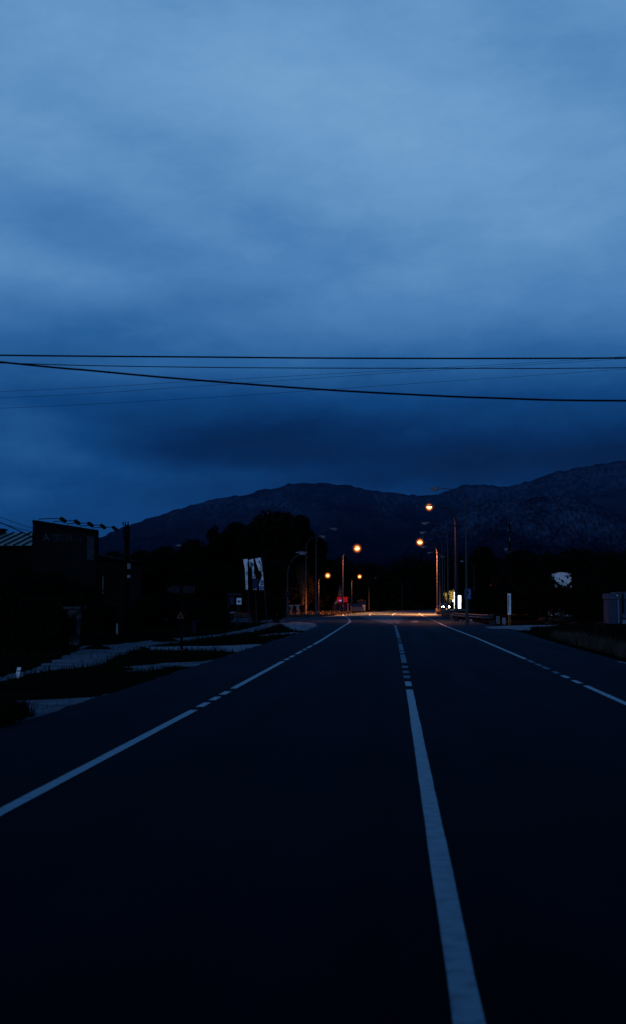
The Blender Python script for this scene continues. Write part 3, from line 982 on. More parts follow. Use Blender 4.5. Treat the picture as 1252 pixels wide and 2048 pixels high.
# palm by the road, shaggy trunk
def make_palm():
    p = A(604, 1204, 206); p.z = 0
    t = thing('palm_tree', 'shaggy palm with a hanging skirt of dead fronds in front of the big dark trees', 'tree', p)
    H = A(602, 1128, p.y).z
    tm = MB()
    tm.tube([(0, 0, -.1), (.05, 0, H * .3), (0, 0, H * .7), (0, 0, H)], [.32, .26, .24, .22], 10)
    tm.build('trunk', M['palm_bark'], t)
    sk = MB()
    r = random.Random(3)
    for k in range(700):
        z = r.uniform(H * .42, H)
        a = r.uniform(0, 2 * PI)
        f = (z - H * .42) / (H * .58)
        rr = .35 + .75 * f * r.random()
        x, y = math.cos(a) * rr, math.sin(a) * rr
        w = .04
        ln = r.uniform(.5, 1.1)
        sk.add([(x * .5, y * .5, z), (x - w * math.sin(a), y + w * math.cos(a), z - ln * .4), (x * 1.05, y * 1.05, z - ln), (x + w * math.sin(a), y - w * math.cos(a), z - ln * .4)], [(0, 1, 2, 3)])
    sk.build('dead_frond_skirt', M['palm_bark'], t)
    cr = MB()
    for k in range(34):
        a = r.uniform(0, 2 * PI)
        e = r.uniform(-.2, 1.2)
        L = r.uniform(1.6, 2.3)
        pts = []
        for j in range(7):
            s = j / 6
            rr = L * s * math.cos(e * (1 - .4 * s))
            pts.append(Vector((math.cos(a) * rr, math.sin(a) * rr, H + L * s * math.sin(e) - 1.3 * s * s)))
        for j in range(6):
            u = (pts[j + 1] - pts[j]).normalized()
            sd = u.cross(Vector((0, 0, 1))).normalized()
            for sgn in (-1, 1):
                q = pts[j]
                cr.add([q, q + u * .06, q + sd * sgn * .5 + u * .35 - Vector((0, 0, .2))], [(0, 1, 2)])
    cr.build('crown', M['leaf'], t)
make_palm()

# ------------------------------------------------------------------ street lamps
def lamp_parts(t, lit, H=10.0, arm=2.4, r0=.085, rise=.55, dim=False):
    pole = MB()
    pole.lathe([(r0 * 2.0, 0), (r0 * 2.0, .04), (r0 * 1.3, .05), (r0 * 1.3, 1.0), (r0, 1.1), (r0 * (.78 if lit else .62), H - 1.9)], 12)
    po = pole.build('pole', M['galv_lit'] if lit else M['galv'], t, smooth=False)
    dr = MB()
    dr.box(-.05, .05, -r0 * 1.34, -r0 * 1.2, .45, .85)
    dr.build('access_door', M['galv_lit'] if lit else M['galv_dark'], t)
    am = MB()
    pts = []
    for k in range(13):
        s = k / 12
        an = s * PI / 2
        pts.append((1.2 * (1 - math.cos(an)), 0, H - 1.9 + (1.9 - rise * .35) * math.sin(an)))
    z1 = pts[-1][2]
    pts.append((arm - .5, 0, z1 + .08))
    am.tube(pts, [r0 * (.78 if lit else .62) - r0 * .30 * k / 13 for k in range(14)], 8)
    am.build('arm', M['galv_lit'] if lit else M['galv'], t, smooth=True)
    hd = MB()
    hz = z1 + .10
    hd.ell((arm - .02, 0, hz), .50, .17, .13, 14, 6, -.15, 1.0)
    h = hd.build('lamp_head', M['head'], t, smooth=True)
    ln = MB()
    ln.ell((0, 0, 0), .30, .15, .16, 14, 6, -1.0, .1)
    lo_ = ln.build('lens', (M['lens_on_dim'] if dim else M['lens_on']) if lit else M['lens_off'], h, smooth=True)
    lo_.location = (arm + .06, 0, hz - .02)
    if lit:
        sp = bpy.data.lights.new('lamp_light', 'SPOT')
        sp.energy = 900
        sp.color = SOD
        sp.spot_size = math.radians(156)
        sp.spot_blend = .8
        sp.shadow_soft_size = .18
        so_ = bpy.data.objects.new('lamp_light', sp)
        COL.objects.link(so_)
        so_.parent = t
        so_.location = (arm + .06, 0, hz - .30)
        hz_ = MB()
        hz_.ell((0, 0, 0), 1, 1, 1, 20, 12)
        ho = hz_.build('bloom_halo', M['halo'], h)  # added glow ball, imitates bloom around the lens
        ho.location = (arm + .06, 0, hz - .06)
        ho.scale = (.5, .5, .5)
    return t

unlit = lamp_parts(thing('street_lamp', '', 'street lamp'), False, r0=.085)
lit = lamp_parts(thing('street_lamp', '', 'street lamp'), True, r0=.135)
used = {'u': False, 'l': False}
def base_name(o): return o.name.split('.')[0]
def lamp(kind, pole_x, head_x, head_y, d, label, power=None, glow=12, lens=1.0):
    proto = unlit if kind == 'u' else lit
    o = copy_tree(proto) if used[kind] else proto
    used[kind] = True
    hp = A(head_x, head_y, d)
    b = A(pole_x, 1204, d)
    s = hp.z / 9.72
    dx = hp.x - b.x
    want = 2.46 * s
    # arm swings towards or away from the camera if the visible reach is shorter than the arm
    c = max(-1, min(1, dx / want))
    rz = math.acos(c)
    put(o, (b.x, d, 0), rz if c > 0 else rz, s, label, 'street lamps along the road')
    if power:
        for ch in o.children:
            if ch.type == 'LIGHT':
                ch.data = ch.data.copy()
                ch.data.energy = power
            if base_name(ch) == 'lamp_head':
                for g in ch.children:
                    if base_name(g) == 'bloom_halo':
                        q = glow / FPX * d / s
                        g.scale = (q, q, q)
                        g.data = g.data.copy()
                        g.data.materials[0] = mat_halo('lamp_bloom_halo', 13.0 / (q * s))
                    else:
                        g.scale = (lens, lens, lens)
            elif base_name(ch) in ('pole', 'arm'):
                pass
    return o
lamp('l', 685, 714, 1098, 229, 'brightest lit lamp, on a tall curved post above the red sign', 52000, 12.5, 1.25)
lamp('u', 632, 668, 1060, 169, 'tall unlit lamp standing at the edge of the big dark trees on the left')
lamp('u', 612, 645, 1075, 186, 'unlit lamp whose head just peeks out of the big dark trees')
lamp('l', 637, 655, 1152, 182, 'low lit orange lamp at the foot of the big trees, its post hardly seen', 17000, 9, 1.2)
lamp('l', 703, 719, 1154, 268, 'small lit lamp on an orange-lit post right of the red sign', 20000, 7, 1.0)
lamp('u', 738, 751, 1157, 275, 'small unlit lamp in the middle distance, right of the small lit one')
lamp('u', 933, 871, 980, 105, 'nearest and tallest unlit lamp on the right, behind the blue sign')
lamp('l', 913, 859, 1016, 125.5, 'highest lit lamp on the right, its head glowing in front of the mountain', 6000, 11, .8)
lamp('u', 896, 850, 1049, 152, 'unlit lamp on the right, third post back from the blue sign')
lamp('u', 885, 845, 1067.5, 173, 'unlit lamp on the right just behind the lower lit lamp post')
lamp('l', 875.5, 840, 1086, 200, 'lower lit lamp on the right, orange curved post rising at the guardrail end', 135000, 11, 1.1)
lamp('u', 880, 845, 1096, 218, 'unlit lamp head seen just below the lower lit lamp on the right')
lamp('u', 889, 858, 1107.5, 243, 'unlit lamp second below the lower lit lamp on the right')
lamp('u', 910, 885, 1115, 265, 'unlit lamp of the bend whose arm ends left of the lit totem sign')
lamp('u', 948, 924, 1124, 295, 'small unlit lamp on the bend just right of the nearest tall post')
lamp('u', 988, 967, 1128, 312, 'small unlit lamp on the bend left of the far utility pole')
lamp('u', 1033, 1012, 1132, 330, 'farthest small unlit lamp on the bend, beside the far utility pole')

t = thing('street_lamp', 'short unlit side street lamp with a small sign plate in front of the palm', 'street lamp', G(575, 1246), group='street lamps along the road')
Hs = A(600, 1108.6, d_of(1246)).z
lamp_parts(t, False, H=Hs + .12, arm=1.05 + .1, r0=.075, rise=.3)
s_ = MB()
s_.box(-.24, .24, -.12, -.10, A(573, 1193, t.location.y).z, A(573, 1184, t.location.y).z)
s_.build('sign_plate', M['sign_grey'], t)

def plain_pole(name, label, cat, bx, by, ty, r0, m, **kw):
    p = G(bx, by)
    t = thing(name, label, cat, p)
    mb = MB()
    h = A(bx, ty, p.y).z
    mb.lathe([(r0 * 1.6, -.02), (r0 * 1.6, .05), (r0, .06), (r0 * .8, h - .05), (r0 * .5, h)], 10)
    mb.build('shaft', m, t)
    return t, p, h
plain_pole('steel_pole', 'thin dark pole standing alone in the middle of the far bend', 'pole', 804, 1221, 1165, .11, M['galv_dark'])

# ------------------------------------------------------------------ overhead cables
def cable(label, pts, d, r, group=None, z_off=0, d2=None):
    P = []
    n = len(pts)
    for i, (x, y) in enumerate(pts):
        dd = d if d2 is None else d + (d2 - d) * (x - pts[0][0]) / (pts[-1][0] - pts[0][0])
        P.append(A(x, y, dd))
    out = []
    for i in range(n - 1):
        p0, p1, p2, p3 = P[max(i - 1, 0)], P[i], P[i + 1], P[min(i + 2, n - 1)]
        for j in range(8):
            t_ = j / 8
            out.append(.5 * ((2 * p1) + (p2 - p0) * t_ + (2 * p0 - 5 * p1 + 4 * p2 - p3) * t_ * t_ + (3 * p1 - p0 - 3 * p2 + p3) * t_ ** 3))
    out.append(P[-1])
    mb = MB()
    mb.tube(out, r, 6)
    return tag(mb.build('overhead_cable', M['wire'], smooth=True), label, 'cable', group or 'overhead cables across the sky')
cable('thick topmost black cable crossing level over the road', [(-900, 698), (0, 710.5), (400, 714), (720, 716.5), (1252, 716), (2100, 708)], 27, .0165)
cable('thinner level black cable just under the topmost one', [(-900, 700), (0, 726), (200, 731.5), (500, 735.5), (900, 736.5), (1252, 735.5), (2100, 722)], 27.6, .0095)
cable('thick black cable sagging down from left to right, lowest of the crossing cables', [(-900, 630), (0, 724), (180, 741), (360, 757.5), (620, 777.5), (820, 789), (1000, 796.5), (1252, 801.5), (2100, 800)], 26, .019)
cable('hair-thin cable rising to the right, uppermost of the three faint ones', [(-900, 812), (0, 783), (400, 762), (800, 740), (1252, 713), (2100, 650)], 60, .0065)
cable('hair-thin cable rising to the right, middle of the three faint ones', [(-900, 826), (0, 796), (400, 772), (800, 745), (1252, 717), (2100, 655)], 60.6, .0065)
cable('hair-thin cable rising to the right, lowest of the three faint ones', [(-900, 850), (0, 816.5), (400, 796), (800, 769), (1252, 738), (2100, 676)], 61, .0065)
cable('upper thin service wire sloping down to the billboard from the left', [(-300, 920), (0, 1034), (66, 1057)], 60, .012, 'service wires at the billboard', d2=76)
cable('middle thin service wire sloping down to the billboard from the left', [(-300, 955), (0, 1046), (66, 1064)], 60, .012, 'service wires at the billboard', d2=76)
cable('thick lowest service wire sloping down to the billboard from the left', [(-300, 925), (0, 1045), (66, 1075)], 58, .026, 'service wires at the billboard', d2=76)

# ------------------------------------------------------------------ billboard and buildings on the left
def make_billboard():
    d0, d1 = 75.7, 86.4
    a, b = A(69, 1042, d0), A(195, 1062, d1)
    H = (a.z + b.z) / 2
    a0, b0 = Vector((a.x, a.y, 0)), Vector((b.x, b.y, 0))
    u = (b0 - a0).normalized()
    n = Vector((u.y, -u.x, 0))
    W = (b0 - a0).length
    t = thing('billboard', 'large dark billboard with pale lettering and arm lamps on top', 'billboard', a0, math.atan2(u.y, u.x))
    # local: x along the board, -y towards the road
    mb = MB()
    zb = 2.2
    mb.box(0, W, 0, .10, zb, H)
    mb.build('board', M['board_dark'], t)
    fr = MB()
    fr.box(-.06, W + .06, -.06, .102, H - .12, H + .05)
    fr.box(-.06, .06, -.06, 0, zb, H - .12)
    fr.box(W - .06, W + .06, -.06, 0, zb, H - .12)
    fr.build('frame', M['black'], t)
    for k in range(4):
        lg = MB()
        x = .6 + (W - 1.2) * k / 3
        lg.box(x - .12, x + .12, .11, .30, 0, H - .6)
        lg.build('leg', M['black'], t)
    at = lambda px: W * ((lambda q: q)(((px - 69) / 126.0) * (d0 / d1) / (1 - (1 - d0 / d1) * (px - 69) / 126.0)))
    def wall_z(x, py):
        f = x / W
        d = d0 + (d1 - d0) * f
        return A(69 + 126 * f, py, d).z
    xA = at(92)
    ta = text_mb('A', 1.0)
    hA = 14 / FPX * 77
    xf(ta, lambda p: Vector((xA + p.x * 1.5, -.03 + p.y, wall_z(xA, 1081) + p.z * hA / .69)))
    ta.build('letter', M['letter_a'], t)
    r = random.Random(21)
    x = at(104)
    while x < at(141):
        w = r.uniform(.06, .14)
        z0, z1 = wall_z(x, 1084.5), wall_z(x, 1067)
        st = MB()
        za, zb_ = z0 + r.uniform(0, .06), z1 - r.uniform(0, .05)
        if r.random() < .55:                       # a stroke with a short bar, one outline
            zc = zb_ - .10 if r.random() < .5 else za + .24
            st.prism([(x, za), (x + w, za), (x + w, zc), (x + w + .13, zc), (x + w + .13, zc + .08), (x + w, zc + .08), (x + w, zb_), (x, zb_)], -.03, -.01)
        else:
            st.box(x, x + w, -.03, -.01, za, zb_)
        st.build('letter', M['letter'], t)
        x += w + r.uniform(.15, .27)
    x = at(147)
    while x < at(166):
        w = r.uniform(.07, .16)
        z0, z1 = wall_z(x, 1084.5), wall_z(x, 1075)
        st2 = MB()
        st2.box(x, x + w, -.03, -.01, z0, z1)
        st2.build('letter', M['poster'], t)
        x += w + r.uniform(.2, .35)
    ps = MB()
    x0, x1 = at(173), at(187)
    ps.box(x0, x1, -.03, -.01, wall_z(x0, 1119), wall_z(x0, 1072))
    ps.build('poster', M['poster'], t)
    for k, (px, py) in enumerate(((100, 135), (118, 155), (140, 176), (158, 197), (172, 215))):
        x = .9 + (W - 1.5) * k / 4
        am = MB()
        am.tube([(x, .1, H), (x, .1, H + .16), (x, -1.22, H + .20)], .025, 6)
        am2 = am.build('lamp_arm', M['black'], t)
        hd = MB()
        hd.obox((x, -1.30, H + .10), (.16, 0, 0), (0, .13, .10), (0, -.05, .07))
        hd.build('floodlight', M['black'], am2)
make_billboard()

def make_green_roof():
    d0 = 92
    e0, e1 = A(-160, 1092, d0), A(78, 1092, d0)
    r0, r1 = A(-160, 1066, d0 + 7), A(70, 1066.5, d0 + 7)
    t = thing('low_building', 'low brown building with a ribbed green roof at the left frame edge', 'building', (e0.x, d0, 0))
    o = Vector((e0.x, d0, 0))
    ez, rz = e0.z, r0.z
    Wd = e1.x - e0.x
    wl = MB()
    wl.box(.3, Wd - .1, .35, 14, 0, ez - .12)
    wl.build('wall', M['wall_brown'], t)
    rf = MB()
    rf.add([(0, 0, ez), (Wd, 0, ez), (Wd, 7, rz), (0, 7, rz), (0, 14, ez), (Wd, 14, ez), (0, 0, ez - .1), (Wd, 0, ez - .1), (0, 14, ez - .1), (Wd, 14, ez - .1)],
           [(0, 1, 2, 3), (3, 2, 5, 4), (0, 6, 7, 1), (4, 5, 9, 8), (6, 8, 9, 7), (0, 3, 4, 8, 6), (1, 7, 9, 5, 2)])
    rfo = rf.build('roof', M['roof_green'], t)
    rb = MB()
    k = 0
    while k * .62 < Wd:
        x = k * .62
        rb.add([(x, -.02, ez + .005), (x + .05, -.02, ez + .005), (x + .05, 7, rz + .005), (x, 7, rz + .005), (x, -.02, ez + .075), (x + .05, -.02, ez + .075), (x + .05, 7, rz + .075), (x, 7, rz + .075)],
               [(0, 1, 5, 4), (1, 2, 6, 5), (3, 0, 4, 7), (4, 5, 6, 7)])
        k += 1
    rb.build('roof_seam', M['wall_dark'], rfo)
    gt = MB()
    gt.tube([(0, -.08, ez - .06), (Wd, -.08, ez - .06)], .07, 8)
    gt.build('gutter', M['black'], t)
    ch = MB()
    cx = A(3, 1060, d0 + 7).x - o.x
    ch.box(cx - .5, cx + .25, 6.4, 7.3, rz - .4, A(3, 1061, d0 + 7).z)
    ch.box(cx - .6, cx + .35, 6.3, 7.4, A(3, 1061, d0 + 7).z, A(3, 1058, d0 + 7).z)
    ch.build('chimney', M['wall_dark'], rfo)
    pp = MB()
    x = A(65.5, 1105, d0).x - o.x
    pp.box(x - .05, x + .05, .20, .34, A(65, 1108, d0).z, A(65, 1102, d0).z)
    pp.build('wall_light', M['white_dirty'], t)
make_green_roof()

def make_brick_house():                   # dark two storey wall behind the billboard
    p = A(150, 1204, 98)
    t = thing('dark_house', 'almost black house body rising behind and below the billboard', 'building', (p.x, 98, 0))
    w = MB()
    w.box(-3.2, 3.2, 0, 8, 0, 4.6)
    w.build('wall', M['wall_brown'], t)
    rf = MB()
    rf.prism([(-3.6, 4.6), (3.6, 4.6), (0, 5.3)], -.3, 8.3)
    rf.build('roof', M['wall_dark'], t)
    for k in (-1.6, 1.4):
        wi = MB()
        wi.box(k - .5, k + .5, -.03, .0, 2.0, 3.3)
        f = wi.build('window', M['black'], t)
        g = MB()
        g.box(k - .42, k + .42, -.045, -.03, 2.08, 3.22)
        g.build('pane', M['wall_dark'], f)
make_brick_house()

def make_stone_pillar():
    p = G(149, 1291)
    d = p.y
    t = thing('stone_pillar', 'pale rubble stone gate pillar with a dark niche, below the billboard', 'pillar', p)
    sc = d / FPX
    H = A(149, 1213, d).z
    mb = MB()
    rows = 14
    prof = []
    for k in range(rows + 1):
        z = H * .93 * k / rows
        w = (9.5 + 6.5 * max(0, (k / rows - .25)) ** 1.3) * sc
        prof.append((w, z))
    r = random.Random(9)
    n = 22
    for w, z in prof:
        for i in range(n):
            an = 2 * PI * i / n
            c, s = math.cos(an), math.sin(an)
            q = max(abs(c), abs(s))
            j = 1 + r.uniform(-.05, .05)
            mb.v.append((c / q * w * j, s / q * w * .8 * j, z))
    for k in range(rows):
        for i in range(n):
            mb.f.append((k * n + i, k * n + (i + 1) % n, (k + 1) * n + (i + 1) % n, (k + 1) * n + i))
    mb.build('shaft', M['stone'], t)
    cp = MB()
    cp.box(-21 * sc, 21 * sc, -17 * sc, 17 * sc, H * .931, H)
    cp.build('capstone', M['stone'], t, bevel=.04)
    ni = MB()
    y0 = -9.5 * sc
    ni.prism([(-4 * sc, .35), (5 * sc, .35), (5 * sc, 1.0), (3 * sc, 1.2), (-2 * sc, 1.2), (-4 * sc, 1.0)], y0 - .10, y0 + .1)
    ni.build('niche', M['black'], t)
make_stone_pillar()

# wooden utility pole with equipment
def make_wood_pole():
    p = G(252, 1281)
    d = p.y
    t = thing('utility_pole', 'thick black wooden pole with a transformer box on top, right of the billboard', 'utility pole', p)
    H = A(252, 1050, d).z
    mb = MB()
    mb.lathe([(.16, -.1), (.15, 1), (.11, H - .1), (.10, H)], 10)
    mb.build('shaft', M['wood'], t)
    bx = MB()
    bx.box(-.10, .16, -.34, -.115, H - .62, H - .08)
    bx.box(.11, .14, -.30, -.15, H - .08, H + .02)
    bx.build('transformer_box', M['black'], t, bevel=.02)
    ins = MB()
    for x in (-.12, -.02, .1):
        ins.lathe([(.03, 0), (.035, .05), (.02, .1), (.035, .13), (.01, .17)], 8, (x - .05, 0, H - .02))
    ins.build('insulator', M['black'], t)
    for y0, y1 in ((1138, 1127), (1156, 1150)):
        nt_ = MB()
        nt_.box(.06, .20, -.17, -.155, A(258, y0, d).z, A(258, y1, d).z)
        nt_.build('notice_plate', M['white_dirty'], t)
make_wood_pole()

def small_post(name, label, cat, bx, by, ty, wpx, m, lean=0.0, cap=None, ink=None):
    p = G(bx, by)
    d = p.y
    h = A(bx, ty, d).z
    w = wpx / FPX * d / 2
    t = thing(name, label, cat, p)
    mb = MB()
    mb.add([(-w, -w * .5, -.03), (w, -w * .5, -.03), (w, w * .5, -.03), (-w, w * .5, -.03),
            (-w + lean, -w * .5, h * .93), (w + lean, -w * .5, h * .93), (w + lean, w * .5, h), (-w + lean, w * .5, h)],
           [(0, 3, 2, 1), (4, 5, 6, 7), (0, 1, 5, 4), (1, 2, 6, 5), (2, 3, 7, 6), (3, 0, 4, 7)])
    mb.build('body', m, t, bevel=w * .25)
    if ink:
        b = MB()
        b.add([(-w * 1.03 + lean * .55, -w * .55, h * .55), (w * 1.03 + lean * .55, -w * .55, h * .55), (w * 1.03 + lean * .7, -w * .55, h * .68), (-w * 1.03 + lean * .7, -w * .55, h * .68)], [(0, 1, 2, 3)])
        b.build('band', ink, t)
    return t
small_post('marker_post', 'small leaning white marker post in the grass near the left frame edge', 'marker post', 34, 1354, 1334, 8, M['white'], .05, ink=M['white_dirty'])
small_post('marker_post', 'small white marker post in the dark beside the footpath, right of the stone pillar', 'marker post', 234, 1268, 1247, 4, M['white_dirty'])
small_post('marker_post', 'left of two short white posts beside the tall white sign panel', 'marker post', 996, 1248, 1232, 7, M['white_dirty'])
small_post('marker_post', 'dimmer right one of two short posts beside the tall white sign panel', 'marker post', 1008, 1249, 1235, 7, M['concrete'])
small_post('utility_cabinet', 'dim grey utility cabinet behind the footpath right of the red triangle sign', 'cabinet', 388, 1270, 1241, 9, M['sign_grey'])
small_post('utility_cabinet', 'low dark cabinet on the ground left of the two short white posts', 'cabinet', 984, 1250, 1241, 12, M['galv_dark'])

t, p, h = plain_pole('thin_pipe', 'thin pale vertical pipe standing in the dark between billboard and wooden pole', 'pipe', 205, 1264, 1152, .025, M['white_dirty'])
t, p, h = plain_pole('sign_post', 'thin dark post on a small mound beside the footpath below the wooden pole', 'post', 195, 1297, 1250, .04, M['black'])
mb = MB(); mb.lathe([(.55, -.03), (.4, .06), (.15, .12), (.05, .14)], 12); mb.build('mound', M['soil'], t)
t, p, h = plain_pole('sign_post', 'thin dark post on a small mound left of the direction sign', 'post', 331, 1282, 1243, .035, M['black'])
mb = MB(); mb.lathe([(.7, -.03), (.45, .08), (.15, .15), (.05, .17)], 12); mb.build('mound', M['soil'], t)

def make_direction_sign():
    p = G(363, 1298)
    d = p.y
    t = thing('direction_sign', 'dim direction signpost with a left-pointing board and small red triangle', 'road sign', p)
    H = A(363, 1168, d).z
    s = d / FPX
    mb = MB()
    mb.tube([(0, 0, -.05), (-.01, 0, H)], [.055, .045], 10)
    mb.build('post', M['black'], t)
    zc = A(360, 1179, d).z
    b = MB()
    b.prism([(-30 * s, zc), (-21 * s, zc + 7 * s), (-4 * s, zc + 7.5 * s), (-4 * s, zc - 7 * s), (-20 * s, zc - 7 * s)], -.085, -.06)
    b.build('arrow_board', M['sign_grey'], t)
    b = MB()
    b.box(3 * s, 27 * s, -.085, -.06, zc - 7 * s, zc + 7 * s)
    b.build('name_board', M['sign_grey'], t)
    tr = MB()
    z0, z1 = A(363, 1236.5, d).z, A(363, 1223, d).z
    xc = -2 * s
    def tri(q): return [(xc - 7.5 * s * q, z0 + (z1 - z0) * .33 * (1 - q)), (xc + 7.5 * s * q, z0 + (z1 - z0) * .33 * (1 - q)), (xc, z1 - (z1 - z0) * .67 * (1 - q))]
    tr.prism(tri(1), -.085, -.07)
    f = tr.build('warning_triangle', M['red_sign'], t)
    ti = MB()
    ti.prism(tri(.48), -.092, -.086)
    ti.build('triangle_face', M['black'], f)
make_direction_sign()

def make_stop_sign():
    p = G(475, 1256)
    d = p.y
    s = d / FPX
    t = thing('bus_stop_sign', 'small white square sign with a dark blue emblem, below the banner flags', 'road sign', p)
    mb = MB()
    mb.tube([(0, 0, -.05), (0, 0, A(475, 1197, d).z)], .032, 8)
    mb.build('post', M['galv_dark'], t)
    b = MB()
    z0, z1 = A(478, 1209, d).z, A(478, 1196, d).z
    b.box(-2 * s, 8 * s, -.06, -.035, z0, z1)
    f = b.build('sign_face', M['sign_cyan'], t, bevel=.01)
    e = MB()
    zm = z0 + (z1 - z0) * .46
    e.box(.2 * s, 6 * s, -.066, -.061, zm - 2 * s, zm + 2 * s)
    e.build('emblem', M['navy'], f)
    g = MB()
    g.box(2.6 * s, 4.6 * s, -.071, -.067, zm - 1.2 * s, zm + 1.2 * s)
    g.build('emblem_spot', M['white_dirty'], f)
make_stop_sign()

def make_shelter():
    d = 104
    c = A(466, 1204, d)
    s = d / FPX
    t = thing('bus_shelter', 'dim bus shelter with a pale blue bench board, left of the small white square sign', 'bus shelter', (c.x, d, 0))
    for x in (-9, 12):
        mb = MB()
        mb.box(x * s - .03, x * s + .03, .0, .06, 0, A(466, 1190, d).z)
        mb.build('post', M['galv_dark'], t)
    mb = MB()
    mb.box(-11 * s, 14 * s, -.5, .9, A(466, 1190, d).z, A(466, 1187.5, d).z)
    mb.build('roof', M['navy'], t)
    mb = MB()
    mb.box(-6 * s, 2 * s, .02, .05, A(466, 1209, d).z, A(466, 1193, d).z)
    mb.build('glass_panel', M['navy'], t)
    mb = MB()
    mb.box(-8 * s, 5 * s, -.25, -.02, A(466, 1226, d).z, A(466, 1223.6, d).z)
    mb.build('bench', M['shed_light'], t)
make_shelter()

c = A(586, 1204, 202)
t = thing('garden_wall', 'low pale wall showing under the big dark trees behind the short unlit lamp', 'wall', (c.x, 202, 0))
mb = MB(); mb.box(-1.4, 1.3, 0, .2, 0, A(586, 1211, 202).z); mb.build('wall', M['white_dirty'], t)
mb = MB(); mb.box(-1.45, 1.35, -.04, .24, A(586, 1211, 202).z, A(586, 1211, 202).z + .08); mb.build('coping', M['concrete'], t)
for px, yt, w in ((574, 1207, 16), (589, 1210, 10), (604, 1209, 14)):
    tree('b', px, yt, 199, w, 'black shrub in front of the low pale wall under the big trees', 'shrubs at the low pale wall')

# ------------------------------------------------------------------ banner flags
def flag(label, top, foot, left_pts, right_pts, d, prints):
    """cloth between a free edge and the pole edge, both as photo points from top to bottom"""
    base = A(foot[0], foot[1], d)
    t = thing('banner_flag', label, 'flag', (base.x, d, 0), group='banner flags')
    o = Vector((base.x, d, 0))
    pt, pb = A(top[0], top[1], d) - o, Vector((0, 0, 0))
    mb = MB()
    mb.tube([pb, pt], [.04, .025], 8)
    mb.build('pole', M['galv_dark'], t)
    n, mcols = 26, 8
    cl = MB()
    def edge(pts, f):
        L = len(pts) - 1
        k = min(L - 1, int(f * L))
        u = f * L - k
        return pts[k][0] * (1 - u) + pts[k + 1][0] * u, pts[k][1] * (1 - u) + pts[k + 1][1] * u
    def surf(f, g, off=0.0):
        xl, yl = edge(left_pts, f)
        xr, yr = edge(right_pts, f)
        p = A(xl + (xr - xl) * g, yl + (yr - yl) * g, d) - o
        p.y += .10 * math.sin(g * 7 + f * 4) * (1 - g) + .03 * math.sin(f * 23 + g * 3) - off
        return p
    for i in range(n + 1):
        for j in range(mcols + 1):
            cl.v.append(tuple(surf(i / n, j / mcols)))
    for i in range(n):
        for j in range(mcols):
            a = i * (mcols + 1) + j
            cl.f.append((a, a + 1, a + mcols + 2, a + mcols + 1))
    c = cl.build('cloth', M['flag'], t, smooth=True)
    for name, m, polys in prints:
        pm = MB()
        for poly in polys:
            # fine grid of the printed shape laid on the cloth
            N = 26
            fs = [q[0] for q in poly]; gs = [q[1] for q in poly]
            f0, f1, g0, g1 = min(fs), max(fs), min(gs), max(gs)
            for i in range(N):
                for j in range(12):
                    fc, gc = f0 + (f1 - f0) * (i + .5) / N, g0 + (g1 - g0) * (j + .5) / 12
                    if inside((fc, gc), poly):
                        ff = (f0 + (f1 - f0) * i / N, f0 + (f1 - f0) * (i + 1) / N)
                        gg = (g0 + (g1 - g0) * j / 12, g0 + (g1 - g0) * (j + 1) / 12)
                        pm.add([surf(ff[0], gg[0], .02), surf(ff[0], gg[1], .02), surf(ff[1], gg[1], .02), surf(ff[1], gg[0], .02)], [(0, 1, 2, 3)])
        pm.build(name, m, c)
    return t
DF = 110.0
yb = 1204 + EYE * FPX / DF
flag('leftmost banner flag, plain white and narrowing downwards', (495.5, 1117.5), (497, yb), [(486, 1118.5), (489.5, 1138), (490.5, 1158), (492, 1179.5)], [(495, 1118), (496, 1138), (496, 1158), (496, 1179.5)], DF,
     [('print_band', M['flag_blue'], [[(.455, .05), (.455, 1), (.475, 1), (.475, .05)], [(.49, .35), (.49, .8), (.505, .8), (.505, .35)]])])
flag('middle banner flag, white with black printed shapes, behind a navy panel', (507.5, 1115.5), (513.5, yb), [(497, 1120), (499, 1135), (503, 1158), (507, 1180)], [(506.5, 1117.5), (508.5, 1135), (511, 1158), (513, 1180)], DF + .6,
     [('print', M['flag_print'], [[(.12, .45), (.16, .82), (.20, .80), (.26, .95), (.30, .6), (.27, .55), (.22, .5), (.45, .45), (.60, .35), (.98, .2), (.98, .0), (.55, .0), (.3, .05), (.3, .42), (.22, .40)]]),
      ('blue_print', M['flag_blue'], [[(.58, .45), (.58, .95), (.62, .9), (.63, .5)]]), ('blue_print', M['flag_blue'], [[(.46, .6), (.46, .95), (.50, .9), (.50, .6)]])])
S_ = [(.08, .52), (.075, .72), (.10, .86), (.125, .82), (.11, .66), (.12, .60), (.15, .80), (.19, .97), (.22, .90), (.215, .72), (.19, .66), (.195, .82), (.18, .84), (.15, .62), (.12, .46)]
U_ = [(.235, .52), (.25, .60), (.31, .62), (.325, .75), (.315, .88), (.245, .84), (.235, .94), (.325, .98), (.355, .84), (.345, .62), (.315, .50)]
flag('rightmost white banner flag with black letters, on a leaning pole', (524, 1112), (534, yb), [(509.5, 1117), (514, 1131), (520, 1148), (521, 1158), (518, 1170), (519, 1180)], [(521, 1115), (524, 1131), (526, 1148), (527.5, 1158), (527, 1170), (528, 1180)], DF + .2,
     [('letter', M['flag_print'], [S_]), ('letter', M['flag_print'], [U_]),
      ('print', M['flag_print'], [[(.32, .0), (.34, .45), (.40, .7), (.50, .45), (.54, .3), (.66, .2), (.62, .0)], [(.78, .30), (.74, .95), (.79, .95), (.81, .4)]]),
      ('blue_print', M['flag_blue'], [[(.64, .25), (.64, 1), (.73, 1), (.75, .3), (.72, .1)]]), ('blue_print', M['flag_blue'], [[(.84, .0), (.83, 1), (.99, 1), (.99, .0)]])])
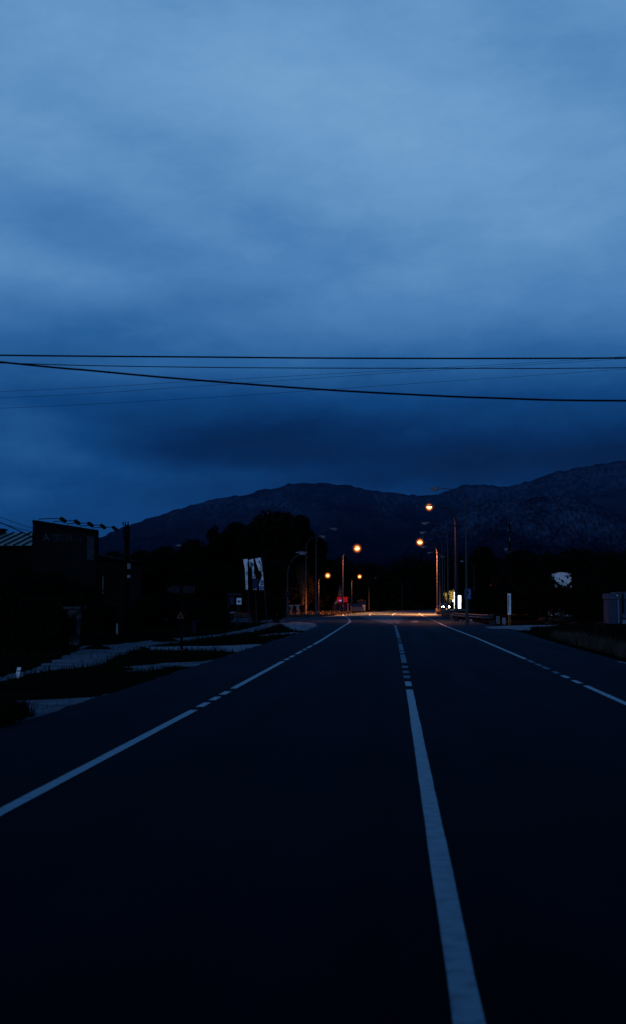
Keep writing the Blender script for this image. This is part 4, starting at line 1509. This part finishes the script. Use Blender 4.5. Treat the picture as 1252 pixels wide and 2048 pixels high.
def make_panel():
    d = 104
    c = A(510, 1204, d)
    s = d / FPX
    t = thing('panel_sign', 'plain navy square panel on a post in front of the middle banner flag', 'sign', (c.x, d, 0))
    mb = MB(); mb.tube([(0, .03, 0), (0, .03, A(510, 1160, d).z)], .03, 8); mb.build('post', M['black'], t)
    mb = MB(); mb.box(-5 * s, 6.5 * s, -.03, 0, A(510, 1177, d).z, A(510, 1157, d).z); mb.build('panel', M['navy'], t)
make_panel()
small_post('rubbish_bin', 'dim blue-green bin at the verge where the orange-lit grass begins', 'bin', 547, 1236, 1223, 10, M['shed'])

# ------------------------------------------------------------------ red sign premises at the bend
def make_red_premises():
    d = 262
    s = d / FPX
    X = lambda px: A(px, 1204, d).x
    Z = lambda py: A(700, py, d).z
    ox = X(685)
    t = thing('red_sign_board', 'red glowing sign board with a purple lettered box, beside the small lit lamp', 'sign', (ox, d, 0))
    mb = MB(); mb.box(X(674) - ox, X(695) - ox, 0, .3, Z(1204.5), Z(1194)); mb.build('board', M['red_box'], t)
    mb = MB(); mb.box(X(676.5) - ox, X(689) - ox, -.1, -.005, Z(1203.8), Z(1198.2)); f = mb.build('lettered_box', M['purple_box'], t)
    mb = MB()
    for k in range(5):
        x = X(678.3 + k * 1.75) - ox
        mb = MB()
        mb.box(x, x + .10, -.13, -.105, Z(1202.2), Z(1199.8))
        mb.build('letter', M['white_neon'], f)
    for px in (676, 693.5):
        mb = MB(); mb.box(X(px) - ox - .06, X(px) - ox + .06, .1, .2, 0, Z(1204.5)); mb.build('post', M['black'], t)
    # walled yard below with pale gate pillars
    t = thing('yard_wall', 'low blue-grey yard wall with three pale lit pillars under the red sign', 'wall', (ox, d + 1, 0))
    mb = MB(); mb.box(X(671) - ox, X(694) - ox, .2, .45, 0, Z(1214)); mb.build('wall', M['blue_wall'], t)
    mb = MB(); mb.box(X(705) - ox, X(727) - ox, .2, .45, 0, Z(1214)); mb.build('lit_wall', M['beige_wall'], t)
    mb = MB(); mb.box(X(671) - ox, X(725) - ox, .30, .35, Z(1214), Z(1207.5)); mb.build('fence_panel', M['blue_wall'], t)
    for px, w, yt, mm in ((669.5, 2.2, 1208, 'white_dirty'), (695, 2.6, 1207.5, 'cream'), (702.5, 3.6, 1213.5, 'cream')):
        mb = MB()
        x = X(px) - ox
        mb.box(x - w * s / 2, x + w * s / 2, 0, .4, 0, Z(yt))
        mb.box(x - w * s / 2 - .05, x + w * s / 2 + .05, -.05, .45, Z(yt), Z(yt) + .12)
        mb.build('gate_pillar', M[mm], t)
    t = thing('tall_building', 'dim dark blue building standing behind the red sign', 'building', (X(678), d + 12, 0))
    X2 = lambda px: A(px, 1204, d + 12).x - X(678)
    Z2 = lambda py: A(700, py, d + 12).z
    mb = MB(); mb.box(X2(664), X2(684.5), 0, 8, 0, Z2(1169)); mb.build('wall', M['wall_dark'], t)
    mb = MB(); mb.box(X2(674), X2(684), -.06, -.002, Z2(1192), Z2(1170)); mb.build('window_strip', M['navy'], t)
    mb = MB(); mb.box(X2(663), X2(685.5), -.4, 8.4, Z2(1169), Z2(1167.6)); mb.build('roof', M['black'], t)
    t = thing('awning', 'small cream pointed canopy catching lamp light left of the red sign', 'canopy', (X(672.5), d - 3, 0))
    mb = MB(); mb.add([(-.32, -.3, Z(1207)), (.26, -.3, Z(1207)), (.26, .4, Z(1207)), (-.32, .4, Z(1207)), (.18, .1, Z(1200.5))], [(0, 1, 4), (1, 2, 4), (2, 3, 4), (3, 0, 4), (0, 3, 2, 1)]); mb.build('cloth', M['cream'], t)
    mb = MB(); mb.tube([(.1, .1, 0), (.1, .1, Z(1206))], .03, 6); mb.build('post', M['black'], t)
    t = thing('outbuilding', 'small dim blue outbuilding behind the low wall right of the lit lamp post', 'building', (X(720), d + 8, 0))
    mb = MB(); mb.box(-.75, .8, 0, 3, 0, Z(1202)); mb.build('wall', M['blue_wall'], t)
    mb = MB(); mb.prism([(-.95, Z(1202)), (1.0, Z(1202)), (0, Z(1198.5))], -.2, 3.2); mb.build('roof', M['wall_dark'], t)
    p = G(705.5, 1222.5)
    t = thing('small_sign', 'small purple round sign plate beside the small lit lamp post', 'sign', p)
    h = A(705, 1197.5, p.y).z
    mb = MB(); mb.tube([(0, .03, 0), (0, .03, h)], .03, 6); mb.build('post', M['black'], t)
    mb = MB(); mb.prism([(-.13 + .17 * math.cos(k * PI / 6), h - .3 + .24 * math.sin(k * PI / 6)) for k in range(12)], -.02, 0); mb.build('plate', M['purple_plate'], t)
make_red_premises()

# ------------------------------------------------------------------ right side: guardrail, signs, totem, car
def guardrail(label, base_px, end=False, dd=None):
    P = [G(x, y) for x, y in base_px]
    o = P[0].copy()
    t = thing('guardrail', label, 'guardrail', o, group='guardrails on the right of the road')
    out = smooth_poly([(p.x - o.x, p.y - o.y) for p in P], 8)
    prof = [(0, .44), (-.05, .48), (-.05, .53), (0, .58), (0, .61), (-.05, .66), (-.05, .71), (0, .75), (.015, .75), (.015, .44)]
    mb = MB()
    n = len(prof)
    hs = []
    for i, (x, y) in enumerate(out):
        a = Vector(out[max(i - 1, 0)]); b = Vector(out[min(i + 1, len(out) - 1)])
        tg = (b - a).normalized()
        nm = Vector((-tg.y, tg.x))
        if nm.y > 0: nm = -nm
        drop = 0
        if end and i > len(out) - 9: drop = (i - (len(out) - 9)) / 8.0 * .66
        hs.append(drop)
        for q, z in prof:
            mb.v.append((x - nm.x * q * 1.0, y - nm.y * q, max(.02 + (z - .44), z - drop)))
    for i in range(len(out) - 1):
        for k in range(n):
            mb.f.append((i * n + k, i * n + (k + 1) % n, (i + 1) * n + (k + 1) % n, (i + 1) * n + k))
    mb.f.append(tuple(range(n))); mb.f.append(tuple((len(out) - 1) * n + k for k in range(n)))
    mb.build('rail', M['galv'], t)
    acc = 99
    for i in range(1, len(out)):
        acc += (Vector(out[i]) - Vector(out[i - 1])).length
        if acc > 3.6 and hs[i] < .2:
            acc = 0
            pm = MB()
            x, y = out[i]
            pm.box(x - .04, x + .04, y + .04, y + .14, -.03, .72)
            pm.build('post', M['galv_dark'], t)
guardrail('far guardrail curving past the lit lamp and sloping into the ground at its near end', [(871, 1225.5), (873, 1228), (880, 1231), (890, 1234.5), (898, 1238), (905, 1241.5)], True)
guardrail('near guardrail running behind the blue sign towards the short white posts', [(905, 1242), (920, 1244), (945, 1247), (972, 1249.5), (986, 1249.5)])

def make_blue_sign():
    p = G(937, 1249)
    d = p.y
    s = d / FPX
    t = thing('service_sign', 'dark blue upright road sign with a pale pictogram, on a post behind the guardrail', 'road sign', (p.x, d + .6, 0))
    Z = lambda y: A(937, y, d + .6).z
    mb = MB(); mb.tube([(0, .04, -.05), (0, .04, Z(1176))], .04, 8); mb.build('post', M['galv'], t)
    mb = MB(); mb.box(-6.3 * s, 6.3 * s, -.02, 0, Z(1198.5), Z(1177.5)); f = mb.build('sign_face', M['sign_blue'], t, bevel=.01)
    mb = MB()
    a, b, z0, z1 = -4 * s, 4 * s, Z(1189.5), Z(1180)
    w = 1.1 * s
    mb.box(a, b, -.026, -.021, z1 - w, z1); mb.box(a, a + w, -.026, -.021, z0, z1 - w); mb.box(b - w, b, -.026, -.021, z0, z1 - w); mb.box(a + w, b - w, -.026, -.021, z0, z0 + w * .6)
    mb.build('pictogram_frame', M['symbol'], f)
    mb = MB(); mb.prism([(math.cos(k * PI / 6) * 2.3 * s, (z0 + z1) / 2 + math.sin(k * PI / 6) * 2.3 * s) for k in range(12)], -.027, -.022); mb.build('pictogram_disc', M['black'], f)
    mb = MB(); mb.prism([(-2.5 * s, Z(1191)), (1 * s, Z(1193.5)), (3.5 * s, Z(1194.5)), (2.5 * s, Z(1196.5)), (-1.5 * s, Z(1195))], -.027, -.022); mb.build('pictogram_arrow', M['symbol'], f)
make_blue_sign()

t = thing('boulder', 'small pale round boulder at the foot of the guardrail under the blue sign', 'boulder', G(942, 1244))
mb = MB(); mb.ell((0, 0, .08), .16, .14, .16, 12, 8); mb.build('stone', M['concrete'], t, smooth=True)

def make_white_panel():
    p = G(1019, 1250)
    d = p.y
    s = d / FPX
    t = thing('panel_post', 'tall narrow white panel on an orange foot beside the two short white posts', 'sign', p)
    Z = lambda y: A(1019, y, d).z
    mb = MB(); mb.box(-3.4 * s, 3.2 * s, -.03, .03, Z(1229.5), Z(1187)); f = mb.build('panel', M['white'], t, bevel=.01)
    mb = MB()
    r = random.Random(4)
    y = 1191.0
    while y < 1212:
        q = r.uniform(.7, 1.4)
        mb = MB()
        mb.box(-.5 * s, 1.1 * s, -.036, -.031, Z(y + q), Z(y))
        mb.build('letter', M['white_dirty'], f)
        y += q + .9
    mb = MB(); mb.box(-2.6 * s, -1.0 * s, -.034, -.031, Z(1226), Z(1190)); mb.build('shaded_strip', M['white_dirty'], f)
    mb = MB(); mb.box(-2.9 * s, 2.9 * s, -.03, .03, Z(1187), Z(1184.6)); mb.build('cap', M['black'], t)
    mb = MB(); mb.lathe([(.11, -.02), (.13, .25), (.10, .5), (.06, Z(1229.5))], 12); mb.build('foot', M['orange'], t, smooth=True)
    mb = MB(); mb.box(-.02, .02, -.14, -.13, .05, Z(1231)); mb.build('foot_shadow_strip', M['rust'], t)
make_white_panel()

def make_far_pole():
    d = 150
    c = A(1021, 1204, d)
    t = thing('utility_pole', 'slim far utility pole with pale insulators in front of the rocky hill on the right', 'utility pole', (c.x, d, 0))
    Z = lambda y: A(1021, y, d).z
    s = d / FPX
    mb = MB(); mb.lathe([(.17, -.1), (.15, 2), (.09, Z(1042))], 10); mb.build('shaft', M['black'], t)
    mb = MB(); mb.box(-9 * s, 4 * s, -.12, -.04, Z(1105.5), Z(1102.5)); mb.build('crossarm', M['galv_dark'], t)
    for px, y0, y1 in ((1.4, 1048, 1042), (-2.5, 1062, 1059), (0.2, 1070, 1068), (-.6, 1082, 1074)):
        mb = MB(); mb.lathe([(.02, Z(y0)), (.045, Z(y0) + .05), (.045, Z(y1) - .04), (.02, Z(y1))], 8, (px * s, -.14, 0)); mb.build('insulator', M['white_dirty'], t)
    for px in (-9, -6.5):
        mb = MB(); mb.lathe([(.03, Z(1102)), (.09, Z(1099.5)), (.06, Z(1096))], 8, (px * s, -.08, 0)); mb.build('insulator', M['white_dirty'], t)
make_far_pole()

def make_totem():
    d = 318
    s = d / FPX
    def tot(label, x0, x1, y0, y1, edge, dd):
        c = A((x0 + x1) / 2, 1204, dd)
        t = thing('totem_sign', label, 'illuminated sign', (c.x, dd, 0), group='lit totem signs at the bend')
        q = dd / FPX
        hw = (x1 - x0) / 2 * q
        Z = lambda y: A(910, y, dd).z
        mb = MB(); mb.box(-hw, hw, 0, .35, Z(y1), Z(y0)); mb.build('lit_panel', M['lit_white'], t)
        mb = MB(); mb.box(-hw + .05, hw - .05, .05, .3, 0, Z(y1)); mb.build('plinth', M['black'], t)
        if edge == 'r':
            mb = MB(); mb.box(hw, hw + .11, -.02, .35, Z(1205), Z(y0)); mb.build('yellow_edge', M['lit_yellow'], t)
        else:
            mb = MB(); mb.ell((-hw - .16, .1, Z(1201.5)), .22, .16, .26, 12, 8); mb.build('side_lamp', M['lit_white'], t)
    tot('wider lit white totem panel with a yellow edge, right of the pair', 916.3, 921.8, 1191, 1217, 'r', 318)
    tot('slim lit white totem with a side lamp, left one of the pair', 908.4, 912.2, 1184, 1217, 'l', 322)
    t = thing('shrub', 'yellow-lit shrub glowing left of the lit totem signs', 'shrub', (A(900, 1204, 326).x, 326, 0))
    cl = []
    r = random.Random(8)
    for px, py in ((890, 1188), (893, 1195), (899, 1186), (903, 1190), (907, 1184), (904, 1196), (897, 1200), (909, 1190)):
        p = A(px, py, 326)
        cl.append((p.x - t.location.x, r.uniform(-.4, .4), p.z, .5, .55))
    leaf_mb(cl, 1100, .12, 4).build('crown', M['leaf_lit'], t)
    mb = MB()
    mb.tube([(0, 0, 0), (0, 0, 2.2)], .06, 6)
    for c in cl: mb.tube([(0, 0, 1.2), (c[0], c[1], c[2])], .03, 5)
    mb.build('trunk', M['bark'], t)
    for nm, px, py, en, dd in (('totem_light', 905.5, 1193, 60, 323.4), ('totem_light', 899, 1199, 9, 324.5)):
        l = bpy.data.lights.new(nm, 'POINT'); l.energy = en * 12; l.color = (1, .72, .28); l.shadow_soft_size = .15
        lo = bpy.data.objects.new(nm, l); COL.objects.link(lo); lo.location = A(px, py, dd)
make_totem()

def make_car():
    d = 300
    c = A(887.5, 1204, d)
    t = thing('car', 'oncoming grey car with both headlights on, behind the far guardrail at the bend', 'car', (c.x, d, 0), .16)
    # local: front at -y
    side = [(-2.05, .30), (-2.1, .55), (-2.0, .78), (-1.0, .92), (-.35, 1.40), (.95, 1.44), (1.75, 1.0), (2.0, .92), (2.05, .35)]
    bm = MB()
    n = len(side)
    secs = [(-.86, .0), (-.80, .0), (.80, .0), (.86, .0)]
    for x, _ in ((-.86, 0), (-.70, 0), (.70, 0), (.86, 0)):
        for y, z in side:
            taper = 1 - .22 * max(0, z - .9) / .54
            inn = .0 if abs(x) > .8 else .03
            bm.v.append((x * taper, y - (inn if y < 0 else -inn), z + inn * (z > 1)))
    for a in range(3):
        for k in range(n):
            bm.f.append((a * n + k, a * n + (k + 1) % n, (a + 1) * n + (k + 1) % n, (a + 1) * n + k))
    bm.f.append(tuple(range(n))); bm.f.append(tuple(3 * n + k for k in range(n)))
    bm.build('body', M['car_paint'], t, bevel=.04)
    mb = MB(); mb.add([(-.66, -1.00, .955), (.66, -1.00, .955), (.56, -.42, 1.385), (-.56, -.42, 1.385), (-.66, -.98, .93), (.66, -.98, .93), (.56, -.40, 1.36), (-.56, -.40, 1.36)], [(0, 1, 2, 3), (4, 7, 6, 5), (0, 4, 5, 1), (2, 6, 7, 3), (1, 5, 6, 2), (0, 3, 7, 4)]); mb.build('windscreen', M['glass'], t)
    for sx in (-1, 1):
        mb = MB(); mb.ell((sx * .60, -2.08, .68), .27, .08, .20, 12, 8); mb.build('headlight', M['headlight'], t)
        mb = MB(); mb.obox((sx * .95, -.75, .98), (.09, 0, 0), (0, .05, 0), (0, 0, .07)); mb.build('mirror', M['car_paint'], t)
        for wy in (-1.3, 1.3):
            mb = MB(); mb.tube([(sx * .70, wy, .31), (sx * .89, wy, .31)], .31, 16); w = mb.build('wheel', M['rubber'], t)
            mb = MB(); mb.tube([(sx * .89, wy, .31), (sx * .90, wy, .31)], .20, 12); mb.build('rim', M['galv'], w)
    mb = MB(); mb.box(-.26, .26, -2.13, -2.10, .40, .51); mb.build('number_plate', M['plate'], t)
    mb = MB(); mb.ell((.34, -2.10, .24), .30, .05, .07, 12, 6); mb.build('fog_light', M['foglight'], t)
    mb = MB(); mb.box(-.5, .5, -2.115, -2.07, .58, .70); mb.build('grille', M['black'], t)
make_car()

def make_rust_fence():
    d = 170
    c = A(960, 1204, d)
    s = d / FPX
    t = thing('rusty_fence_panel', 'dim rust-coloured fence panel in the dark right of the blue sign', 'fence', (c.x, d, 0))
    mb = MB()
    for k in range(8):
        mb.box((-7 + k * 1.9) * s, (-7 + k * 1.9 + 1.7) * s, 0, .03 + .01 * (k % 2), .15, A(960, 1200, d).z)
    mb.build('sheet', M['rust'], t)
    for x in (-6, 7):
        mb = MB(); mb.box(x * s - .05, x * s + .05, .045, .12, 0, A(960, 1199, d).z); mb.build('post', M['black'], t)
make_rust_fence()

# house whose white wall shows through the trees
def make_white_house():
    d = 172
    c = A(1128, 1204, d)
    s = d / FPX
    t = thing('white_house', 'white house wall showing as a bright patch through the dark trees on the right', 'house', (c.x, d, 0))
    Z = lambda y: A(1128, y, d).z
    mb = MB(); mb.prism([(-17 * s, 0), (15 * s, 0), (15 * s, Z(1147)), (2 * s, Z(1144.8)), (-9 * s, Z(1144)), (-17 * s, Z(1146.5))], 0, 8); mb.build('wall', M['white'], t)
    mb = MB(); mb.add([(-18 * s, -.2, Z(1146)), (-9 * s, -.2, Z(1143.4)), (2 * s, -.2, Z(1144.2)), (16 * s, -.2, Z(1146.4)), (-18 * s, 8.2, Z(1146)), (-9 * s, 8.2, Z(1143.4)), (2 * s, 8.2, Z(1144.2)), (16 * s, 8.2, Z(1146.4))], [(0, 1, 5, 4), (1, 2, 6, 5), (2, 3, 7, 6)]); mb.build('roof', M['wall_dark'], t)
    mb = MB(); mb.box(-9.5 * s, -7.8 * s, -.05, -.002, Z(1159), Z(1155.5)); mb.build('window', M['black'], t)
    return d
dh = make_white_house()
cl = []
r = random.Random(31)
tv = thing('climbing_plant', 'black leafy creeper ringing the bright patch of white house wall', 'plant', (A(1128, 1204, 170).x, 170, 0))
for px, py, rr in ((1109, 1162, .16), (1112, 1167, .2), (1117, 1171, .2), (1123, 1173, .2), (1130, 1174, .18), (1137, 1171, .22), (1142, 1167, .22), (1145, 1160, .14)):
    q = A(px, py, 170)
    cl.append((q.x - tv.location.x, 0, q.z, rr, rr))
leaf_mb(cl, 900, .10, 6).build('foliage', M['leaf'], tv)
mb = MB()
for c_ in cl[1:6]: mb.tube([(c_[0] * .9, .1, 0), (c_[0], 0, c_[2])], .02, 5)
mb.build('stem', M['bark'], tv)
# leafy fringe round the patch of wall
for px, yt, w, lab in ((1106, 1164, 8, 'shrub'), (1121, 1172, 14, 'shrub'), (1147, 1160, 6, 'shrub'), (1137, 1171, 11, 'shrub')):
    tree('b', px, yt, 166, w * 2.0, 'black shrub hiding the foot of the white house wall', 'shrubs around the white house wall')

def make_kiosk():
    p = G(1234, 1248)
    d = p.y
    s = d / FPX
    t = thing('kiosk', 'blue-grey clad kiosk with a pale corner pipe cut by the right frame edge', 'kiosk', p)
    Z = lambda y: A(1236, y, d).z
    X = lambda px: (px - 1234) * s
    mb = MB(); mb.box(X(1218), X(1234), 0, 2.6, 0, Z(1199.5)); mb.build('side_panel', M['shed'], t)
    mb = MB(); mb.box(X(1216), X(1233), -.06, 2.66, Z(1198.4), Z(1187)); mb.build('fascia', M['shed_top'], t)
    mb = MB(); mb.box(X(1234.2), X(1300), .10, 2.5, 0, Z(1198)); mb.build('front_panel', M['shed'], t)
    mb = MB(); mb.box(X(1232.5), X(1236), -.12, 2.6, Z(1197.8), Z(1184)); mb.box(X(1236.5), X(1243), -.10, 2.6, Z(1198), Z(1184)); mb.box(X(1248), X(1300), -.10, 2.6, Z(1198), Z(1183.5)); mb.build('top_box', M['shed_top'], t)
    mb = MB(); mb.tube([(X(1237.5), -.06, 0), (X(1237), -.06, Z(1199))], 1.5 * s, 10); mb.build('downpipe', M['shed_light'], t)
    mb = MB(); mb.box(X(1244), X(1248), -.02, .09, 0, Z(1199)); mb.build('dark_recess', M['black'], t)
    mb = MB(); mb.box(X(1243.5), X(1262), -.55, .02, Z(1236.5), Z(1227)); mb.build('counter_box', M['shed_top'], t, bevel=.03)
    mb = MB(); mb.ell((X(1234.8), -.14, Z(1191)), .045, .03, .06, 8, 6); mb.build('wall_lamp', M['white'], t)
    t2 = thing('crate', 'small teal crate standing at the foot of the kiosk', 'crate', (p.x + X(1245.5), d - .7, 0))
    mb = MB(); mb.box(-.14, .12, -.15, .15, 0, Z(1239)); mb.build('body', M['shed_light'], t2, bevel=.02)
    mb = MB(); mb.box(-.16, .14, -.17, .17, Z(1239), Z(1239) + .04); mb.build('lid', M['navy'], t2)
    t3 = thing('crate', 'dull red crate standing at the foot of the kiosk at the frame edge', 'crate', (p.x + X(1253), d - .7, 0))
    mb = MB(); mb.box(-.16, .2, -.15, .15, 0, Z(1240)); mb.build('body', M['red_dull'], t3, bevel=.02)
    mb = MB(); mb.box(-.18, .22, -.17, .17, Z(1240), Z(1240) + .04); mb.build('lid', M['black'], t3)
make_kiosk()

for px, lab in ((1098, 'leftmost half-buried red tyre at the edge of the right lawn'), (1147, 'middle half-buried red tyre at the edge of the right lawn, below the house wall'), (1200, 'rightmost half-buried red tyre at the edge of the right lawn, next to the kiosk')):
    p = G(px, 1251)
    t = thing('half_buried_tyre', lab, 'tyre', p, group='half-buried red tyres edging the lawn')
    mb = MB()
    n1, n2 = 12, 8
    for i in range(n1 + 1):
        a = PI * i / n1
        for j in range(n2):
            b = 2 * PI * j / n2
            r_ = .22 + .07 * math.cos(b)
            mb.v.append((r_ * math.cos(a), .07 * math.sin(b), r_ * math.sin(a) - .02))
    for i in range(n1):
        for j in range(n2):
            mb.f.append((i * n2 + j, i * n2 + (j + 1) % n2, (i + 1) * n2 + (j + 1) % n2, (i + 1) * n2 + j))
    mb.build('tread', M['red_dull'], t, smooth=True)

def make_field_fence():
    d = 128
    c = A(1123, 1204, d)
    s = d / FPX
    t = thing('wire_fence', 'dim grey gate-like fence piece on the far side of the right lawn', 'fence', (c.x, d, 0))
    Z = lambda y: A(1123, y, d).z
    for x in (-3.5, 0, 3.5):
        mb = MB(); mb.box(x * s - .03, x * s + .03, -.03, .03, 0, Z(1224)); mb.build('post', M['galv_dark'], t)
    mb = MB()
    for y in (1227, 1231, 1235, 1239):
        mb.box(-3.5 * s, 20 * s * (y > 1230) + 3.5 * s, -.05, -.035, Z(y) - .015, Z(y) + .015)
    mb.build('rail', M['galv_dark'], t)
make_field_fence()
for px, py, w, lab in ((1084, 1243, 11, 'left heap of pale rocks on the far side of the right lawn'), (1108, 1243, 18, 'wider heap of pale rocks left of the dim fence piece')):
    p = G(px, py)
    s = p.y / FPX
    t = thing('rock_heap', lab, 'rocks', p, group='rock heaps beyond the right lawn')
    r = random.Random(px)
    for k in range(7):
        mb = MB()
        x = r.uniform(-.5, .5) * w * s
        q = r.uniform(.12, .24)
        mb.ell((x, r.uniform(-.2, .2), q * .6), q * 1.2, q, q, 9, 6)
        mb.v = [tuple(Vector(v) + noise.noise_vector(Vector(v) * 5) * .05) for v in mb.v]
        mb.build('rock', M['dull_rock'], t)

# distant roofs and lights peeking from the dark on the left
for px, py, d, lab in ((353, 1091, 210, 'tiny pale lamp head of a hidden lamp above the dark tree belt'),):
    c = A(px, py, d)
    t = thing('street_lamp', lab, 'street lamp', (c.x - 1.9, d, 0), group='street lamps along the road')
    lamp_parts(t, False, H=c.z + .1, arm=2.2)

# ------------------------------------------------------------------ clean up unused prototypes
for k, (o, u) in PROTO.items():
    if not u:
        for ch in list(o.children): bpy.data.objects.remove(ch)
        bpy.data.objects.remove(o)
